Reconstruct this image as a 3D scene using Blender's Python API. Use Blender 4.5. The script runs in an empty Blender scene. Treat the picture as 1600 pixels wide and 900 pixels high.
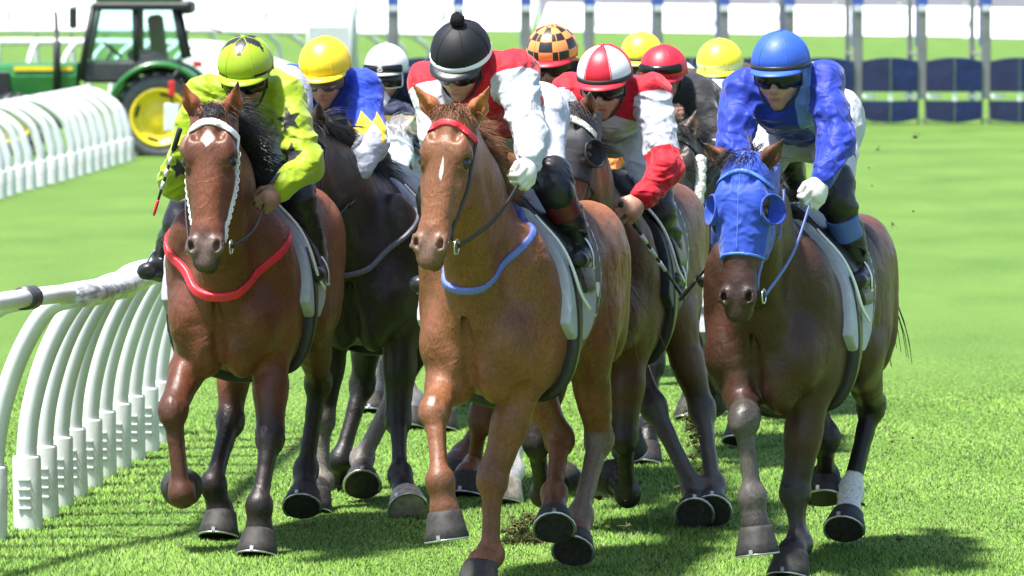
import bpy, math, random
import numpy as np

# ------------------------------------------------------------------ camera, sky, sun, exposure
SC = bpy.context.scene
FPX = 9000.0                       # focal length in photo pixels (1600 wide)
CAMZ = 2.64
PITCH = math.atan(514.0 / FPX)
cam_d = bpy.data.cameras.new('camera'); cam = bpy.data.objects.new('camera', cam_d)
SC.collection.objects.link(cam); SC.camera = cam
cam_d.sensor_width = 36.0; cam_d.lens = FPX / 1600 * 36.0
cam_d.clip_start = 0.5; cam_d.clip_end = 6000
cam.location = (0, 0, CAMZ); cam.rotation_euler = (math.pi / 2 - PITCH, 0, 0)
cam_d.dof.use_dof = True; cam_d.dof.focus_distance = 24.6; cam_d.dof.aperture_fstop = 7.1

TOSUN = np.array((-0.32, -0.20, 1.0)); TOSUN /= np.linalg.norm(TOSUN)
w = bpy.data.worlds.new('World'); SC.world = w; w.use_nodes = True
nt = w.node_tree; bg = nt.nodes['Background']
sky = nt.nodes.new('ShaderNodeTexSky'); sky.sky_type = 'NISHITA'; sky.sun_disc = False
sky.sun_elevation = math.asin(TOSUN[2]); sky.sun_rotation = math.atan2(TOSUN[0], TOSUN[1])
sky.dust_density = 1.5
nt.links.new(sky.outputs[0], bg.inputs[0]); bg.inputs[1].default_value = 0.115
sl = bpy.data.lights.new('sun', 'SUN'); sl.energy = 4.5; sl.angle = math.radians(4.5); sl.color = (1.0, 0.965, 0.91)
so = bpy.data.objects.new('sun', sl); SC.collection.objects.link(so)
from mathutils import Vector, Matrix
so.rotation_euler = Vector(TOSUN.tolist()).to_track_quat('Z', 'Y').to_euler(); so.location = (-5, 10, 30)
vs = SC.view_settings; vs.view_transform = 'Standard'; vs.look = 'None'; vs.exposure = 1.35; vs.gamma = 1.0
try: vs.use_curve_mapping = False
except Exception: pass

# ------------------------------------------------------------------ helpers
CF = np.array((0, math.cos(PITCH), -math.sin(PITCH))); CU = np.array((0, math.sin(PITCH), math.cos(PITCH)))
CAM = np.array((0, 0, CAMZ))
def ray(px, py):
    d = CF + np.array((1.0, 0, 0)) * ((px - 800) / FPX) + CU * ((450 - py) / FPX)
    return d / d[1]
def PT(px, py, Y): return CAM + ray(px, py) * Y           # the place seen at a photo pixel, Y metres away
def GP(px, py):                                           # the ground seen at a pixel
    r = ray(px, py); return CAM + r * (-CAMZ / r[2])
def nrm(v): v = np.asarray(v, float); return v / max(np.linalg.norm(v), 1e-9)
V3 = lambda *a: np.array(a, float)
rng = np.random.default_rng(7); random.seed(7)
COL = SC.collection

def props(o, label=None, cat=None, group=None, kind=None):
    if label: o['label'] = label
    if cat: o['category'] = cat
    if group: o['group'] = group
    if kind: o['kind'] = kind
    return o
def empty(name, loc, rz=0.0):
    o = bpy.data.objects.new(name, None); COL.objects.link(o); o.empty_display_size = 0.2
    o.location = tuple(loc); o.rotation_euler = (0, 0, rz); return o
def mk(name, V, F, mat, parent=None, smooth=True, attrs=None, mi=None):
    V = np.asarray(V, np.float32); me = bpy.data.meshes.new(name)
    if isinstance(F, np.ndarray) and F.ndim == 2:
        k = F.shape[1]; n = len(F)
        me.vertices.add(len(V)); me.vertices.foreach_set('co', V.ravel())
        me.loops.add(n * k); me.loops.foreach_set('vertex_index', F.astype(np.int32).ravel())
        me.polygons.add(n); me.polygons.foreach_set('loop_start', np.arange(0, n * k, k, dtype=np.int32))
        me.polygons.foreach_set('loop_total', np.full(n, k, np.int32))
        me.update(calc_edges=True)
    else:
        me.from_pydata([tuple(map(float, v)) for v in V], [], [tuple(int(i) for i in f) for f in F]); me.update()
    if smooth is True: me.polygons.foreach_set('use_smooth', np.ones(len(me.polygons), bool))
    elif smooth is not False and smooth is not None: me.polygons.foreach_set('use_smooth', np.asarray(smooth, bool))
    mats = mat if isinstance(mat, (list, tuple)) else [mat]
    for m in mats: me.materials.append(m)
    if mi is not None: me.polygons.foreach_set('material_index', np.asarray(mi, np.int32))
    if attrs:
        for an, av in attrs.items():
            a = me.attributes.new(an, 'FLOAT', 'POINT'); a.data.foreach_set('value', np.asarray(av, np.float32))
    o = bpy.data.objects.new(name, me); COL.objects.link(o)
    if parent is not None: o.parent = parent
    return o
class MB:                                                  # collects shapes into one mesh
    def __init__(s): s.V = []; s.F = []; s.S = []; s.M = []; s.n = 0
    def add(s, V, F, smooth=True, m=0):
        V = np.asarray(V, float); s.V.append(V)
        for f in F: s.F.append([int(i) + s.n for i in f]); s.S.append(smooth); s.M.append(m)
        s.n += len(V); return s
    def box(s, c, h, R=None, m=0):
        R = np.eye(3) if R is None else np.asarray(R, float)
        P = np.array([(x, y, z) for x in (-1, 1) for y in (-1, 1) for z in (-1, 1)], float) * np.asarray(h, float)
        return s.add(P @ R.T + np.asarray(c, float), [(0, 1, 3, 2), (4, 6, 7, 5), (0, 4, 5, 1), (2, 3, 7, 6), (0, 2, 6, 4), (1, 5, 7, 3)], False, m)
    def bbox(s, c, h, b=0.01, R=None, m=0):                # box with chamfered edges
        R = np.eye(3) if R is None else np.asarray(R, float); h = np.asarray(h, float); b = min(b, *(h * 0.9))
        v = []; idx = {}
        for x in (-1, 1):
            for y in (-1, 1):
                for z in (-1, 1):
                    for a in range(3):
                        p = np.array((x, y, z), float) * h
                        for q in range(3):
                            if q != a: p[q] -= b * (1 if p[q] > 0 else -1)
                        idx[x, y, z, a] = len(v); v.append(p)
        F = []
        for a in range(3):
            o1, o2 = (a + 1) % 3, (a + 2) % 3
            for sg in (-1, 1):
                q = []
                for u, w_ in ((-1, -1), (1, -1), (1, 1), (-1, 1)):
                    t = [0, 0, 0]; t[a] = sg; t[o1] = u; t[o2] = w_; q.append(idx[t[0], t[1], t[2], a])
                F.append(q if sg > 0 else q[::-1])
            for u in (-1, 1):
                for w_ in (-1, 1):
                    q = []
                    for sg, ax in ((-1, o1), (1, o1), (1, o2), (-1, o2)):
                        t = [0, 0, 0]; t[a] = sg; t[o1] = u; t[o2] = w_; q.append(idx[t[0], t[1], t[2], ax])
                    F.append(q if u * w_ > 0 else q[::-1])
        for x in (-1, 1):
            for y in (-1, 1):
                for z in (-1, 1):
                    q = [idx[x, y, z, a] for a in range(3)]; F.append(q if x * y * z > 0 else q[::-1])
        return s.add(np.array(v) @ R.T + np.asarray(c, float), F, False, m)
    def tube(s, P, r, seg=8, m=0, cap=True, flat=None):    # flat = (direction, ratio): squashed across
        V, F = tubeVF(P, r, seg, cap, flat); return s.add(V, F, True, m)
    def build(s, name, mat, parent=None):
        return mk(name, np.concatenate(s.V), s.F, mat, parent, s.S, mi=s.M if isinstance(mat, (list, tuple)) else None)
def tubeVF(P, r, seg=8, cap=True, flat=None):
    P = np.asarray(P, float); n = len(P); r = np.broadcast_to(np.asarray(r, float), (n,))
    T = np.gradient(P, axis=0); T /= np.maximum(np.linalg.norm(T, axis=1, keepdims=True), 1e-9)
    u = np.cross(T[0], (0, 0, 1.0)); u = np.cross(T[0], (1.0, 0, 0)) if np.linalg.norm(u) < 1e-3 else u
    u = nrm(u); V = []
    ang = np.linspace(0, 2 * math.pi, seg, endpoint=False)
    for i in range(n):
        u = nrm(u - T[i] * np.dot(u, T[i])); v = np.cross(T[i], u)
        o = np.outer(np.cos(ang), u) + np.outer(np.sin(ang), v)
        if flat is not None:
            d = nrm(flat[0]); o = o - np.outer(o @ d, d) * (1 - flat[1])
        V.append(P[i] + o * r[i])
    V = np.concatenate(V); F = []
    for i in range(n - 1):
        for j in range(seg):
            k = (j + 1) % seg; F.append((i * seg + j, i * seg + k, (i + 1) * seg + k, (i + 1) * seg + j))
    if cap: F.append(tuple(range(seg))[::-1]); F.append(tuple((n - 1) * seg + j for j in range(seg)))
    return V, F
def spline(P, n=8):                                        # Catmull-Rom through points
    P = [np.asarray(p, float) for p in P]; Q = [2 * P[0] - P[1]] + P + [2 * P[-1] - P[-2]]; out = []
    for i in range(1, len(Q) - 2):
        for t in np.linspace(0, 1, n, endpoint=False):
            a, b, c, d = Q[i - 1:i + 3]
            out.append(0.5 * (2 * b + (c - a) * t + (2 * a - 5 * b + 4 * c - d) * t * t + (3 * b - a - 3 * c + d) * t ** 3))
    out.append(P[-1]); return np.array(out)

# ------------------------------------------------------------------ materials
def nodes(name):
    m = bpy.data.materials.new(name); m.use_nodes = True
    return m, m.node_tree, m.node_tree.nodes['Principled BSDF']
def setb(b, color=None, rough=0.6, spec=0.5, metal=0.0, sheen=0.0, coat=0.0):
    if color is not None: b.inputs['Base Color'].default_value = (*color, 1)
    b.inputs['Roughness'].default_value = rough; b.inputs['Specular IOR Level'].default_value = spec
    b.inputs['Metallic'].default_value = metal; b.inputs['Sheen Weight'].default_value = sheen
    b.inputs['Coat Weight'].default_value = coat
def link(t, a, b): t.links.new(a, b)
def noise(t, scale, detail=3, coord='Object', stretch=None, dist=0.0):
    tc = t.nodes.new('ShaderNodeTexCoord'); src = tc.outputs[coord]
    if stretch:
        mp = t.nodes.new('ShaderNodeMapping'); mp.inputs['Scale'].default_value = stretch; link(t, src, mp.inputs[0]); src = mp.outputs[0]
    n = t.nodes.new('ShaderNodeTexNoise'); n.inputs['Scale'].default_value = scale; n.inputs['Detail'].default_value = detail
    n.inputs['Distortion'].default_value = dist; link(t, src, n.inputs['Vector']); return n.outputs['Fac']
def ramp(t, fac, lo, hi, p0=0.35, p1=0.65):
    r = t.nodes.new('ShaderNodeValToRGB'); r.color_ramp.elements[0].position = p0; r.color_ramp.elements[1].position = p1
    r.color_ramp.elements[0].color = (*lo, 1); r.color_ramp.elements[1].color = (*hi, 1); link(t, fac, r.inputs[0]); return r.outputs[0]
def mixc(t, fac, a, b):
    m = t.nodes.new('ShaderNodeMix'); m.data_type = 'RGBA'
    for inp, v in ((m.inputs['A'], a), (m.inputs['B'], b)):
        pass
    ins = [i for i in m.inputs if i.type == 'RGBA']; fi = [i for i in m.inputs if i.type == 'VALUE'][0]
    for inp, v in zip(ins, (a, b)):
        if isinstance(v, tuple): inp.default_value = (*v, 1)
        else: link(t, v, inp)
    if isinstance(fac, (int, float)): fi.default_value = fac
    else: link(t, fac, fi)
    return [o for o in m.outputs if o.type == 'RGBA'][0]
def attr(t, name, lo=None, hi=None):
    a = t.nodes.new('ShaderNodeAttribute'); a.attribute_name = name; f = a.outputs['Fac']
    if lo is not None:
        r = t.nodes.new('ShaderNodeMapRange'); r.inputs['From Min'].default_value = lo; r.inputs['From Max'].default_value = hi
        link(t, f, r.inputs['Value']); f = r.outputs[0]
    return f
def bump(t, b, fac, strength=0.3, dist=0.01):
    n = t.nodes.new('ShaderNodeBump'); n.inputs['Strength'].default_value = strength; n.inputs['Distance'].default_value = dist
    link(t, fac, n.inputs['Height'])
    if b.inputs['Normal'].links: link(t, b.inputs['Normal'].links[0].from_socket, n.inputs['Normal'])
    link(t, n.outputs[0], b.inputs['Normal'])
_mc = {}
def plain(name, color, rough=0.6, spec=0.5, metal=0.0, var=0.18, vs_=9.0, bs=None, bstr=0.25, bd=0.004, sheen=0.0, coat=0.0):
    if name in _mc: return _mc[name]
    m, t, b = nodes(name); setb(b, color, rough, spec, metal, sheen, coat)
    if var > 0:
        c = np.array(color); link(t, ramp(t, noise(t, vs_, 4), tuple(c * (1 - var)), tuple(np.minimum(c * (1 + var), 1.0)), 0.3, 0.7), b.inputs['Base Color'])
    if bs: bump(t, b, noise(t, bs, 4), bstr, bd)
    _mc[name] = m; return m
def cloth(name, cols, rough=0.66, folds=True, sheen=0.18, spec=0.22):
    """silk or cotton: cols[0] is the ground colour, cols[i] shows where the printed pattern m<i> is."""
    if name in _mc: return _mc[name]
    m, t, b = nodes(name); setb(b, cols[0], rough, spec, 0, sheen)
    c = cols[0]
    for i, k in enumerate(cols[1:], 1): c = mixc(t, attr(t, 'm%d' % i, 0.48, 0.52), c, k)
    if not isinstance(c, tuple): link(t, c, b.inputs['Base Color'])
    if folds:
        for sc_, st_, ds in ((7, (0.7, 1.5, 1.6), 0.035), (15, (1.5, 0.7, 1.2), 0.018)):
            bump(t, b, noise(t, sc_, 2, stretch=st_, dist=0.9), 0.5, ds)
            rn = [n for n in t.nodes if n.type == 'TEX_NOISE'][-1]; rn.noise_type = 'RIDGED_MULTIFRACTAL'
    bump(t, b, noise(t, 900, 1), 0.12, 0.0006)
    _mc[name] = m; return m
def coat(name, base, dark, white=(0.72, 0.69, 0.66), rough=0.40, varied=0.4):
    m, t, b = nodes(name); setb(b, base, rough, 0.36, 0, 0.0)
    c = np.array(base)
    k = ramp(t, noise(t, 3.2, 5), tuple(c * (1 - varied)), tuple(c * (1 + varied)), 0.3, 0.7)
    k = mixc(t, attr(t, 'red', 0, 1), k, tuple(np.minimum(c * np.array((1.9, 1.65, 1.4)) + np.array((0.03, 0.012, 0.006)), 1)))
    k = mixc(t, attr(t, 'dark', 0, 1), k, dark)
    k = mixc(t, attr(t, 'dust', 0, 1), k, (0.20, 0.175, 0.15))
    k = mixc(t, attr(t, 'pink', 0, 1), k, (0.30, 0.21, 0.19))
    k = mixc(t, attr(t, 'white', 0.35, 0.65), k, white)
    hair = noise(t, 170, 2, stretch=(0.5, 1, 0.35))
    k2 = mixc(t, ramp(t, hair, (0, 0, 0), (1, 1, 1), 0.35, 0.75), k, (0.0, 0.0, 0.0))
    k = mixc(t, 0.42, k, k2); k = mixc(t, ramp(t, noise(t, 42, 5), (0, 0, 0), (0.5, 0.5, 0.5), 0.52, 0.8), k, tuple(c * 0.45))
    link(t, k, b.inputs['Base Color'])
    bump(t, b, noise(t, 9, 3, dist=0.8), 0.4, 0.02)          # muscle
    tc = t.nodes.new('ShaderNodeTexCoord'); dn = t.nodes.new('ShaderNodeTexNoise'); dn.inputs['Scale'].default_value = 5; dn.inputs['Detail'].default_value = 3; link(t, tc.outputs['Object'], dn.inputs['Vector'])
    va = t.nodes.new('ShaderNodeVectorMath'); va.operation = 'MULTIPLY_ADD'; va.inputs[1].default_value = (0.35, 0.35, 0.35); link(t, dn.outputs['Color'], va.inputs[0]); link(t, tc.outputs['Object'], va.inputs[2])
    vo = t.nodes.new('ShaderNodeTexVoronoi'); vo.feature = 'DISTANCE_TO_EDGE'; vo.inputs['Scale'].default_value = 6.5; link(t, va.outputs[0], vo.inputs['Vector'])
    vm = t.nodes.new('ShaderNodeMapRange'); vm.inputs['From Max'].default_value = 0.07; vm.inputs['To Min'].default_value = 1; vm.inputs['To Max'].default_value = 0; vm.interpolation_type = 'SMOOTHSTEP'; link(t, vo.outputs['Distance'], vm.inputs['Value'])
    vx = t.nodes.new('ShaderNodeMath'); vx.operation = 'MULTIPLY'; link(t, vm.outputs[0], vx.inputs[0]); link(t, ramp(t, noise(t, 2.3, 2), (0, 0, 0), (1, 1, 1), 0.45, 0.6), vx.inputs[1])
    bump(t, b, vx.outputs[0], 0.22, 0.004)                      # veins
    bump(t, b, hair, 0.30, 0.003)
    rn = t.nodes.new('ShaderNodeMapRange'); rn.inputs['To Min'].default_value = rough - 0.08; rn.inputs['To Max'].default_value = rough + 0.2
    link(t, noise(t, 6, 3), rn.inputs['Value']); link(t, rn.outputs[0], b.inputs['Roughness'])
    return m

# ------------------------------------------------------------------ implicit bodies: blended ellipsoids and tapered limbs -> one skin
def E(c, half, k=0.05, ax=None, sub=False):                # ax: rows are the axes of the half sizes
    return ('e', np.asarray(c, float), np.asarray(half, float), np.eye(3) if ax is None else np.asarray(ax, float), k, sub)
def C(p0, p1, r0, r1, k=0.03, lat=None, q=1.0, sub=False):
    return ('c', np.asarray(p0, float), np.asarray(p1, float), r0, r1, k, None if lat is None else np.asarray(lat, float), q, sub)
def pitchax(a):                                            # axes turned about the left-right axis
    c, s = math.cos(a), math.sin(a); return np.array(((c, 0, s), (0, 1, 0), (-s, 0, c)))
def pbox(p, pad):
    if p[0] == 'e':
        e = np.sqrt(((p[3] * p[2][:, None]) ** 2).sum(0)); return p[1] - e - pad, p[1] + e + pad
    q = max(p[7], 1.0); r0, r1 = p[3] * q, p[4] * q
    return np.minimum(p[1] - r0, p[2] - r1) - pad, np.maximum(p[1] + r0, p[2] + r1) + pad
def pev(p, X, Y, Z):
    f = np.float32
    if p[0] == 'e':
        c, h, A = p[1], p[2], p[3]; x, y, z = X - f(c[0]), Y - f(c[1]), Z - f(c[2]); s0 = s1 = 0
        for i in range(3):
            u = x * f(A[i, 0]) + y * f(A[i, 1]) + z * f(A[i, 2])
            u = u / f(h[i]); s0 = s0 + u * u; u = u / f(h[i]); s1 = s1 + u * u
        k0 = np.sqrt(s0); return k0 * (k0 - f(1)) / np.sqrt(np.maximum(s1, f(1e-9)))
    a, b, r0, r1, lat, q = p[1], p[2], p[3], p[4], p[6], p[7]
    d = b - a; L = max(np.linalg.norm(d), 1e-6); d = d / L
    x, y, z = X - f(a[0]), Y - f(a[1]), Z - f(a[2])
    t = x * f(d[0]) + y * f(d[1]) + z * f(d[2])
    R2 = x * x + y * y + z * z - t * t
    if lat is not None and q != 1:
        l = nrm(lat - d * np.dot(lat, d)); v = x * f(l[0]) + y * f(l[1]) + z * f(l[2])
        R2 = R2 - v * v + (v / f(q)) ** 2
    tc = np.clip(t, 0, f(L)); o = t - tc
    D = np.sqrt(np.maximum(R2, 0) + o * o) - (f(r0) + f((r1 - r0) / L) * tc)
    return D * f(min(q, 1.0)) if q < 1 else D
def comb(F, D, k, sub):
    k = np.float32(max(k, 1e-4))
    if sub:
        D = -D; h = np.clip(np.float32(0.5) + (F - D) * (np.float32(0.5) / k), 0, 1); return D + (F - D) * h + k * h * (1 - h)
    h = np.clip(np.float32(0.5) + (D - F) * (np.float32(0.5) / k), 0, 1); return D + (F - D) * h - k * h * (1 - h)
def fieldpts(prims, P):
    P = np.asarray(P, np.float32); F = np.full(len(P), 5.0, np.float32)
    for p in prims: F = comb(F, pev(p, P[:, 0], P[:, 1], P[:, 2]), p[-2] if p[0] == 'e' else p[5], p[-1])
    return F
def onto(prims, P, off=0.004, it=4):                       # slide points onto a skin
    P = np.array(P, float)
    for _ in range(it):
        d = fieldpts(prims, P); g = np.zeros_like(P); e = 0.004
        for a in range(3):
            q = P.copy(); q[:, a] += e; g[:, a] = (fieldpts(prims, q) - d) / e
        g /= np.maximum(np.linalg.norm(g, axis=1, keepdims=True), 1e-6); P -= g * (d - off)[:, None]
    return P
def skin(prims, h, inflate=0.0, region=None, lo=None, hi=None, shell=None, wob=None):
    """polygonise; region(X,Y,Z) > 0 is cut away; returns vertices and quads"""
    bl = [pbox(p, inflate + 0.02) for p in prims if not p[-1]]
    l = np.min([b[0] for b in bl], 0) - 2 * h; u = np.max([b[1] for b in bl], 0) + 2 * h
    if lo is not None: l = np.maximum(l, np.asarray(lo, float))
    if hi is not None: u = np.minimum(u, np.asarray(hi, float))
    n = np.maximum(np.ceil((u - l) / h).astype(int) + 1, 3)
    ax = [(l[i] + h * np.arange(n[i])).astype(np.float32) for i in range(3)]
    X, Y, Z = ax[0][:, None, None], ax[1][None, :, None], ax[2][None, None, :]
    F = np.full(tuple(n), 1.0, np.float32)
    for p in prims:
        k = p[4] if p[0] == 'e' else p[5]
        b0, b1 = pbox(p, k + inflate + 3 * h)
        i0 = np.clip(((b0 - l) / h).astype(int), 0, n); i1 = np.clip(np.ceil((b1 - l) / h).astype(int) + 1, 0, n)
        if np.any(i1 <= i0): continue
        s = tuple(slice(i0[a], i1[a]) for a in range(3))
        F[s] = comb(F[s], pev(p, X[s[0]], Y[:, s[1]], Z[:, :, s[2]]), k, p[-1])
    if wob is not None: F = F + wob(X, Y, Z)
    F = F - np.float32(inflate)
    if shell is not None: F = np.maximum(F, -(F + np.float32(shell)))
    if region is not None: F = np.maximum(F, region(X, Y, Z))
    for a in range(3):                                     # close at the box
        sl_ = [slice(None)] * 3; sl_[a] = 0; F[tuple(sl_)] = np.maximum(F[tuple(sl_)], h * 0.5)
        sl_[a] = -1; F[tuple(sl_)] = np.maximum(F[tuple(sl_)], h * 0.5)
    return nets(F, l, h)
def nets(F, l, h):
    S = F < 0; n = np.array(F.shape)
    c = np.zeros(tuple(n - 1), np.uint8); corners = [(i, j, k) for i in (0, 1) for j in (0, 1) for k in (0, 1)]
    for i, j, k in corners: c += S[i:n[0] - 1 + i, j:n[1] - 1 + j, k:n[2] - 1 + k]
    act = np.argwhere((c > 0) & (c < 8)); N = len(act)
    if N == 0: return np.zeros((0, 3)), np.zeros((0, 4), int)
    val = np.stack([F[act[:, 0] + i, act[:, 1] + j, act[:, 2] + k] for i, j, k in corners], 1)
    pos = np.zeros((N, 3), np.float64); cnt = np.zeros(N)
    for a in range(8):
        for b in range(a + 1, 8):
            ca, cb = np.array(corners[a]), np.array(corners[b])
            if np.abs(ca - cb).sum() != 1: continue
            va, vb = val[:, a], val[:, b]; x = (va < 0) != (vb < 0)
            t = va[x] / (va[x] - vb[x]); pos[x] += ca + (cb - ca) * t[:, None]; cnt[x] += 1
    V = l + h * (act + pos / cnt[:, None])
    idx = np.full(tuple(n - 1), -1, np.int32); idx[act[:, 0], act[:, 1], act[:, 2]] = np.arange(N)
    Q = []
    for a in range(3):
        s0 = [slice(None)] * 3; s1 = [slice(None)] * 3; s0[a] = slice(0, -1); s1[a] = slice(1, None)
        A, B = S[tuple(s0)], S[tuple(s1)]; e = np.argwhere(A != B)
        b_, c_ = (a + 1) % 3, (a + 2) % 3
        e = e[(e[:, b_] > 0) & (e[:, c_] > 0) & (e[:, b_] < n[b_] - 1) & (e[:, c_] < n[c_] - 1)]
        ins = A[e[:, 0], e[:, 1], e[:, 2]]
        def at(db, dc):
            q = e.copy(); q[:, b_] -= db; q[:, c_] -= dc; return idx[q[:, 0], q[:, 1], q[:, 2]]
        q = np.stack([at(1, 1), at(0, 1), at(0, 0), at(1, 0)], 1)
        q[~ins] = q[~ins][:, ::-1]; Q.append(q)
    Q = np.concatenate(Q); Q = Q[(Q >= 0).all(1)]
    return V, Q
_LAT = np.random.default_rng(5).random((32, 32, 32)).astype(np.float32)
def vnoise(x, y, z):                                       # smooth value noise on arrays
    out = 0; fx, fy, fz = np.floor(x), np.floor(y), np.floor(z); i, j, k = fx.astype(np.int32), fy.astype(np.int32), fz.astype(np.int32)
    u, v, w_ = x - fx, y - fy, z - fz; u, v, w_ = u * u * (3 - 2 * u), v * v * (3 - 2 * v), w_ * w_ * (3 - 2 * w_)
    for a in (0, 1):
        for b in (0, 1):
            for c in (0, 1): out = out + _LAT[(i + a) & 31, (j + b) & 31, (k + c) & 31] * ((u if a else 1 - u) * (v if b else 1 - v) * (w_ if c else 1 - w_))
    return out
def segdist(V, a, b):
    a, b = np.asarray(a, float), np.asarray(b, float); d = b - a; L2 = max(d @ d, 1e-9)
    t = np.clip((V - a) @ d / L2, 0, 1); return np.linalg.norm(V - a - t[:, None] * d, axis=1), t
def smooth01(x): x = np.clip(x, 0, 1); return x * x * (3 - 2 * x)
def vnormals(V, Q):
    n = np.cross(V[Q[:, 2]] - V[Q[:, 0]], V[Q[:, 3]] - V[Q[:, 1]]); N = np.zeros_like(V)
    for k in range(Q.shape[1]):
        for a in range(3): N[:, a] += np.bincount(Q[:, k], n[:, a], len(V))
    return N / np.maximum(np.linalg.norm(N, axis=1, keepdims=True), 1e-12)
def ridge(n, w_=1.5): return np.maximum(1 - np.abs(2 * n - 1) * w_, 0)
def folds(V, Q, amp, seed, dirv=(0.5, 0.2, 0.8)):
    """cloth: a few long creases pressed into the skin, running across the pull of the cloth"""
    N = vnormals(V, Q); d = nrm(dirv); e = nrm(np.cross(d, (0.3, 1, 0.1))); f = np.cross(d, e); o = 40 + seed * 3.1
    u, v, w_ = V @ d, V @ e, V @ f; wp = vnoise(u * 5 + o, v * 5 + o, w_ * 5 + o) * 0.16
    fine = ridge(vnoise((u + wp * 1.6) * 46 + o, (v + wp) * 12 + o, (w_ - wp) * 12 + o), 2.2)
    a = ridge(vnoise((u + wp) * 17 + o, v * 6 + o, w_ * 6 + o), 1.6); b = ridge(vnoise((u + wp * 1.3) * 34 + o, (v + wp) * 11 + o, w_ * 11 + o), 1.8)
    c = vnoise(u * 9 + o, v * 9 + o, w_ * 9 + o) - 0.5
    return V + N * (amp * (a * 0.80 + b * 0.50 * np.clip(0.6 + c * 2, 0, 1.5) - 0.40 + c * 0.5 + fine * 0.20 * np.clip(0.5 + c * 3, 0, 1)))[:, None]
def strands(name, roots, mat, parent, n=6, r=0.0022):
    """hair: roots = list of curves (each k points); drawn as thin three-sided tapering locks"""
    k = min(len(P) for P in roots); P = np.array([np.asarray(p, float)[:k] for p in roots]); N = len(P)
    T = np.gradient(P, axis=1); T /= np.maximum(np.linalg.norm(T, axis=2, keepdims=True), 1e-9)
    u = np.cross(T, np.array((0.31, 0.52, 0.8))); u /= np.maximum(np.linalg.norm(u, axis=2, keepdims=True), 1e-9); v = np.cross(T, u)
    rad = (r * np.linspace(1, 0.25, k))[None, :, None]
    V = np.stack([P + (u * math.cos(a) + v * math.sin(a)) * rad for a in (0.0, 2.094, 4.189)], 2).reshape(-1, 3)
    i, j, q = np.meshgrid(np.arange(N), np.arange(k - 1), np.arange(3), indexing='ij'); b = (i * k + j) * 3; q2 = (q + 1) % 3
    F = np.stack([b + q, b + q2, b + 3 + q2, b + 3 + q], -1).reshape(-1, 4)
    return mk(name, V, F, mat, parent)
# ------------------------------------------------------------------ ground and grass
GR_LO, GR_HI, GR_Y = (0.0512, 0.1264, 0.0128), (0.1024, 0.1960, 0.0256), (0.1400, 0.2200, 0.0400)
def grass_mat():
    m, t, b = nodes('turf'); setb(b, (0.08, 0.16, 0.03), 0.75, 0.2)
    k = ramp(t, noise(t, 1.1, 6, stretch=(1, 0.35, 1)), GR_LO, GR_HI, 0.3, 0.7)
    fine = noise(t, 34, 3, stretch=(1, 0.45, 1)); k = mixc(t, ramp(t, fine, (0, 0, 0), (1, 1, 1), 0.42, 0.75), k, GR_Y)
    tc = t.nodes.new('ShaderNodeTexCoord'); mp = t.nodes.new('ShaderNodeMapping'); mp.inputs['Rotation'].default_value = (0, 0, math.radians(62)); link(t, tc.outputs['Object'], mp.inputs[0])
    wv = t.nodes.new('ShaderNodeTexWave'); wv.inputs['Scale'].default_value = 0.075; wv.inputs['Distortion'].default_value = 2.5; wv.inputs['Detail'].default_value = 2; link(t, mp.outputs[0], wv.inputs[0])
    st = t.nodes.new('ShaderNodeMapRange'); st.inputs['To Min'].default_value = 0.0; st.inputs['To Max'].default_value = 0.30; link(t, wv.outputs['Fac'], st.inputs[0])
    k = mixc(t, st.outputs[0], k, (0.1264, 0.2200, 0.0400))
    dirt = noise(t, 5.5, 6); k = mixc(t, ramp(t, dirt, (0, 0, 0), (0.5, 0.5, 0.5), 0.66, 0.78), k, (0.13, 0.13, 0.04))
    link(t, k, b.inputs['Base Color']); bump(t, b, noise(t, 60, 3), 0.8, 0.03); return m
M_TURF = grass_mat()
gd = mk('ground', [(-1500, -60, 0), (1500, -60, 0), (1500, 3000, 0), (-1500, 3000, 0)], [(0, 1, 2, 3)], M_TURF, smooth=False); props(gd, kind='structure')
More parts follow.
